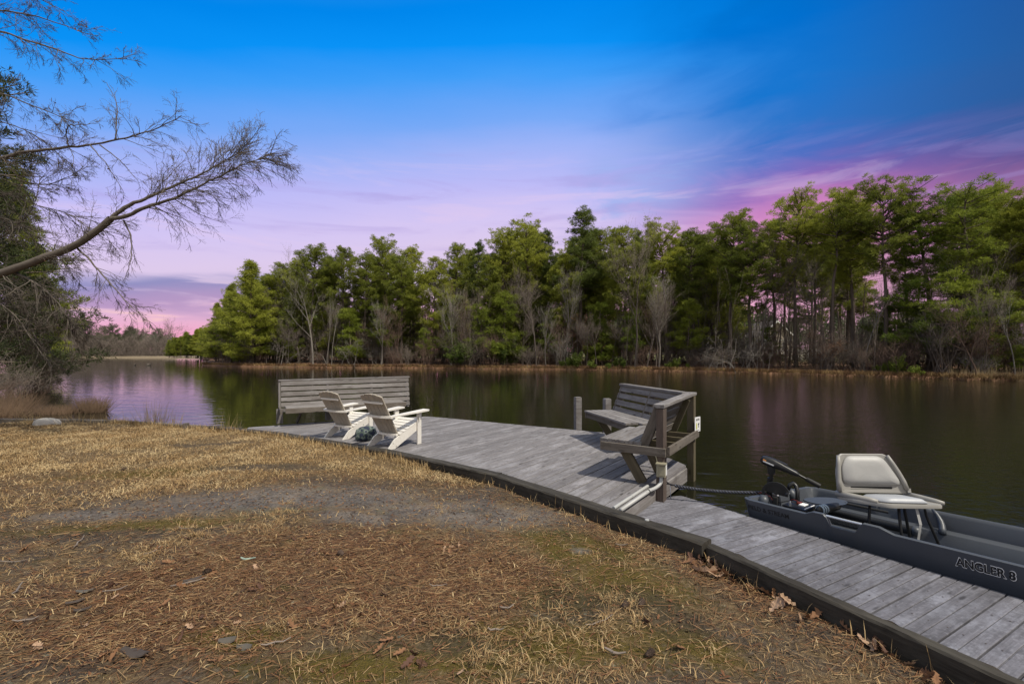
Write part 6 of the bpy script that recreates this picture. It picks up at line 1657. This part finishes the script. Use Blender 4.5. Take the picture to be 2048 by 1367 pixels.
    limb([(0, 380), (70, 410), (140, 425), (200, 470)], .018, .004, [-12.6, 9.3, 4.6], 9.6, 9.4, 30, (.3, .9), 2, .4, .0)
    limb([(0, 560), (50, 600), (60, 660), (90, 700)], .02, .004, [-12.5, 9.3, 2.6], 9.6, 9.8, 30, (.3, .9), 2, .5, -.05)
    limb([(0, 240), (60, 262), (110, 300), (150, 350)], .018, .004, [-12.6, 9.3, 6.2], 9.4, 9.3, 24, (.3, .8), 2, .3, .0)
    root = empty('bare_tree', (base_[0], base_[1], -.1), 'bare overhanging tree reaching in from the left edge over the lawn', 'tree')
    link('limbs', v.branch_mesh('limbs'), M_NEARB, root)
    lv = Veg(602); pts = np.concatenate(v.bv); pts = pts[(pts[:, 0] < -6.3) & (pts[:, 2] > 3)]; C = pts[lv.g.integers(0, len(pts), 90)]; lv.leaves(C - [0, 0, .03], .045)
    link('withered_leaves', lv.leaf_mesh('withered_leaves'), M_BROWNL, root)
near_tree()
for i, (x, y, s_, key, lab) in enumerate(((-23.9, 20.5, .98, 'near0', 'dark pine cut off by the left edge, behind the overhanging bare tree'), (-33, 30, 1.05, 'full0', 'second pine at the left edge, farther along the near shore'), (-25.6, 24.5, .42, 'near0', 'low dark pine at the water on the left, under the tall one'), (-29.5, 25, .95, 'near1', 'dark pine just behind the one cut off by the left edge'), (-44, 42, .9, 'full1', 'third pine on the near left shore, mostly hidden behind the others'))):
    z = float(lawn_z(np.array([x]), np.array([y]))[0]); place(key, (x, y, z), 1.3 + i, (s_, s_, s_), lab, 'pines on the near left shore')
brush = ((-15.1, 13.0, .62, 'bush1'), (-15.9, 14.4, .8, 'bush3'), (-17.0, 14.0, .9, 'bush0'), (-17.2, 15.8, .9, 'bush1'), (-18.6, 17.2, 1.1, 'bush2'), (-19.9, 19.2, 1.2, 'bush0'), (-18.3, 13.6, 1.0, 'bush1'), (-16.6, 12.4, .7, 'bush3'), (-21.5, 21.6, 1.2, 'bush1'), (-24.2, 24.4, 1.3, 'bush2'), (-27, 27.5, 1.3, 'bush0'), (-15.6, 11.9, .55, 'bush3'), (-20, 15.5, 1.3, 'bush2'), (-18.0, 11.8, .9, 'bush1'), (-14.3, 11.7, .42, 'bush3'))
for x, y, s_, key in brush:
    x -= 1.3; s_ *= .85
    z = float(lawn_z(np.array([x]), np.array([y]))[0]); place(key, (x, y, z), rng.uniform(0, 6), (s_ * .75, s_ * .75, s_ * .5), 'tangled brown brush on the near left shore, ' + ('close behind the boulder' if y < 13.2 else 'back from the boulder by the rusty reeds' if y < 17 else 'far back under the pines'), 'brush at the left edge')
def reed_clump(cx, cy, n, r_, hh, label, seed, z0=WZ, spread=.35):
    v = Veg(seed); g = v.g; a = g.uniform(0, 6.28, n); q_ = r_ * np.sqrt(g.random(n)); P0 = np.column_stack([np.cos(a) * q_, np.sin(a) * q_ * .7, np.full(n, -.15)])
    v.sliver(P0, P0 + np.column_stack([g.normal(0, spread * hh, n) + np.cos(a) * q_ * .5, g.normal(0, spread * hh, n), g.uniform(.35, 1, n) * hh + .15]), .006 if n < 100 else .010)
    o = link('dry_reed_clump', v.branch_mesh('dry_reed_clump'), M_REED if 'pale' in label else M_RUSTREED); o.location = (cx, cy, z0); tag(o, label, 'reeds', 'reed clumps at the left water edge')
M_RUSTREED = flat('rusty_reed', (0.09374, 0.06075, 0.03902))
for args in ((-13.75, 14.9, 700, .34, .62, 'rounded rusty reed clump standing alone in the water at the left', 701), (-14.6, 14.6, 700, .55, .38, 'low rusty reed strip joining the lone clump to the shore', 702), (-15.4, 13.6, 700, .6, .6, 'rusty grass clump at the shore left of the lone reed clump', 703),
             (-16.2, 12.9, 700, .7, .6, 'rusty grass clump nearest the pale boulder', 704), (-16.9, 15.3, 700, .7, .8, 'rusty grass clump far back under the brush', 705)): reed_clump(*args)
for u, n, hh, lab, sd in ((305, 60, .72, 'pale tall grass stems at the bulkhead, the tallest group', 711), (340, 40, .5, 'pale grass stems right of the tallest group at the bulkhead', 712), (452, 26, .5, 'small pale grass tuft where the bulkhead meets the deck', 713), (240, 26, .45, 'pale grass stems left of the tallest group at the bulkhead', 714), (150, 34, .45, 'pale grass stems right beside the boulder', 715), (60, 40, .5, 'pale grass stems left of the boulder', 716), (195, 26, .4, 'pale grass stems between the boulder and the tallest group', 717)):
    p = P(u, 850, 10.55 if u < 400 else 9.75); reed_clump(p.x, p.y, n, .28, hh, lab, sd, -.06, .28)
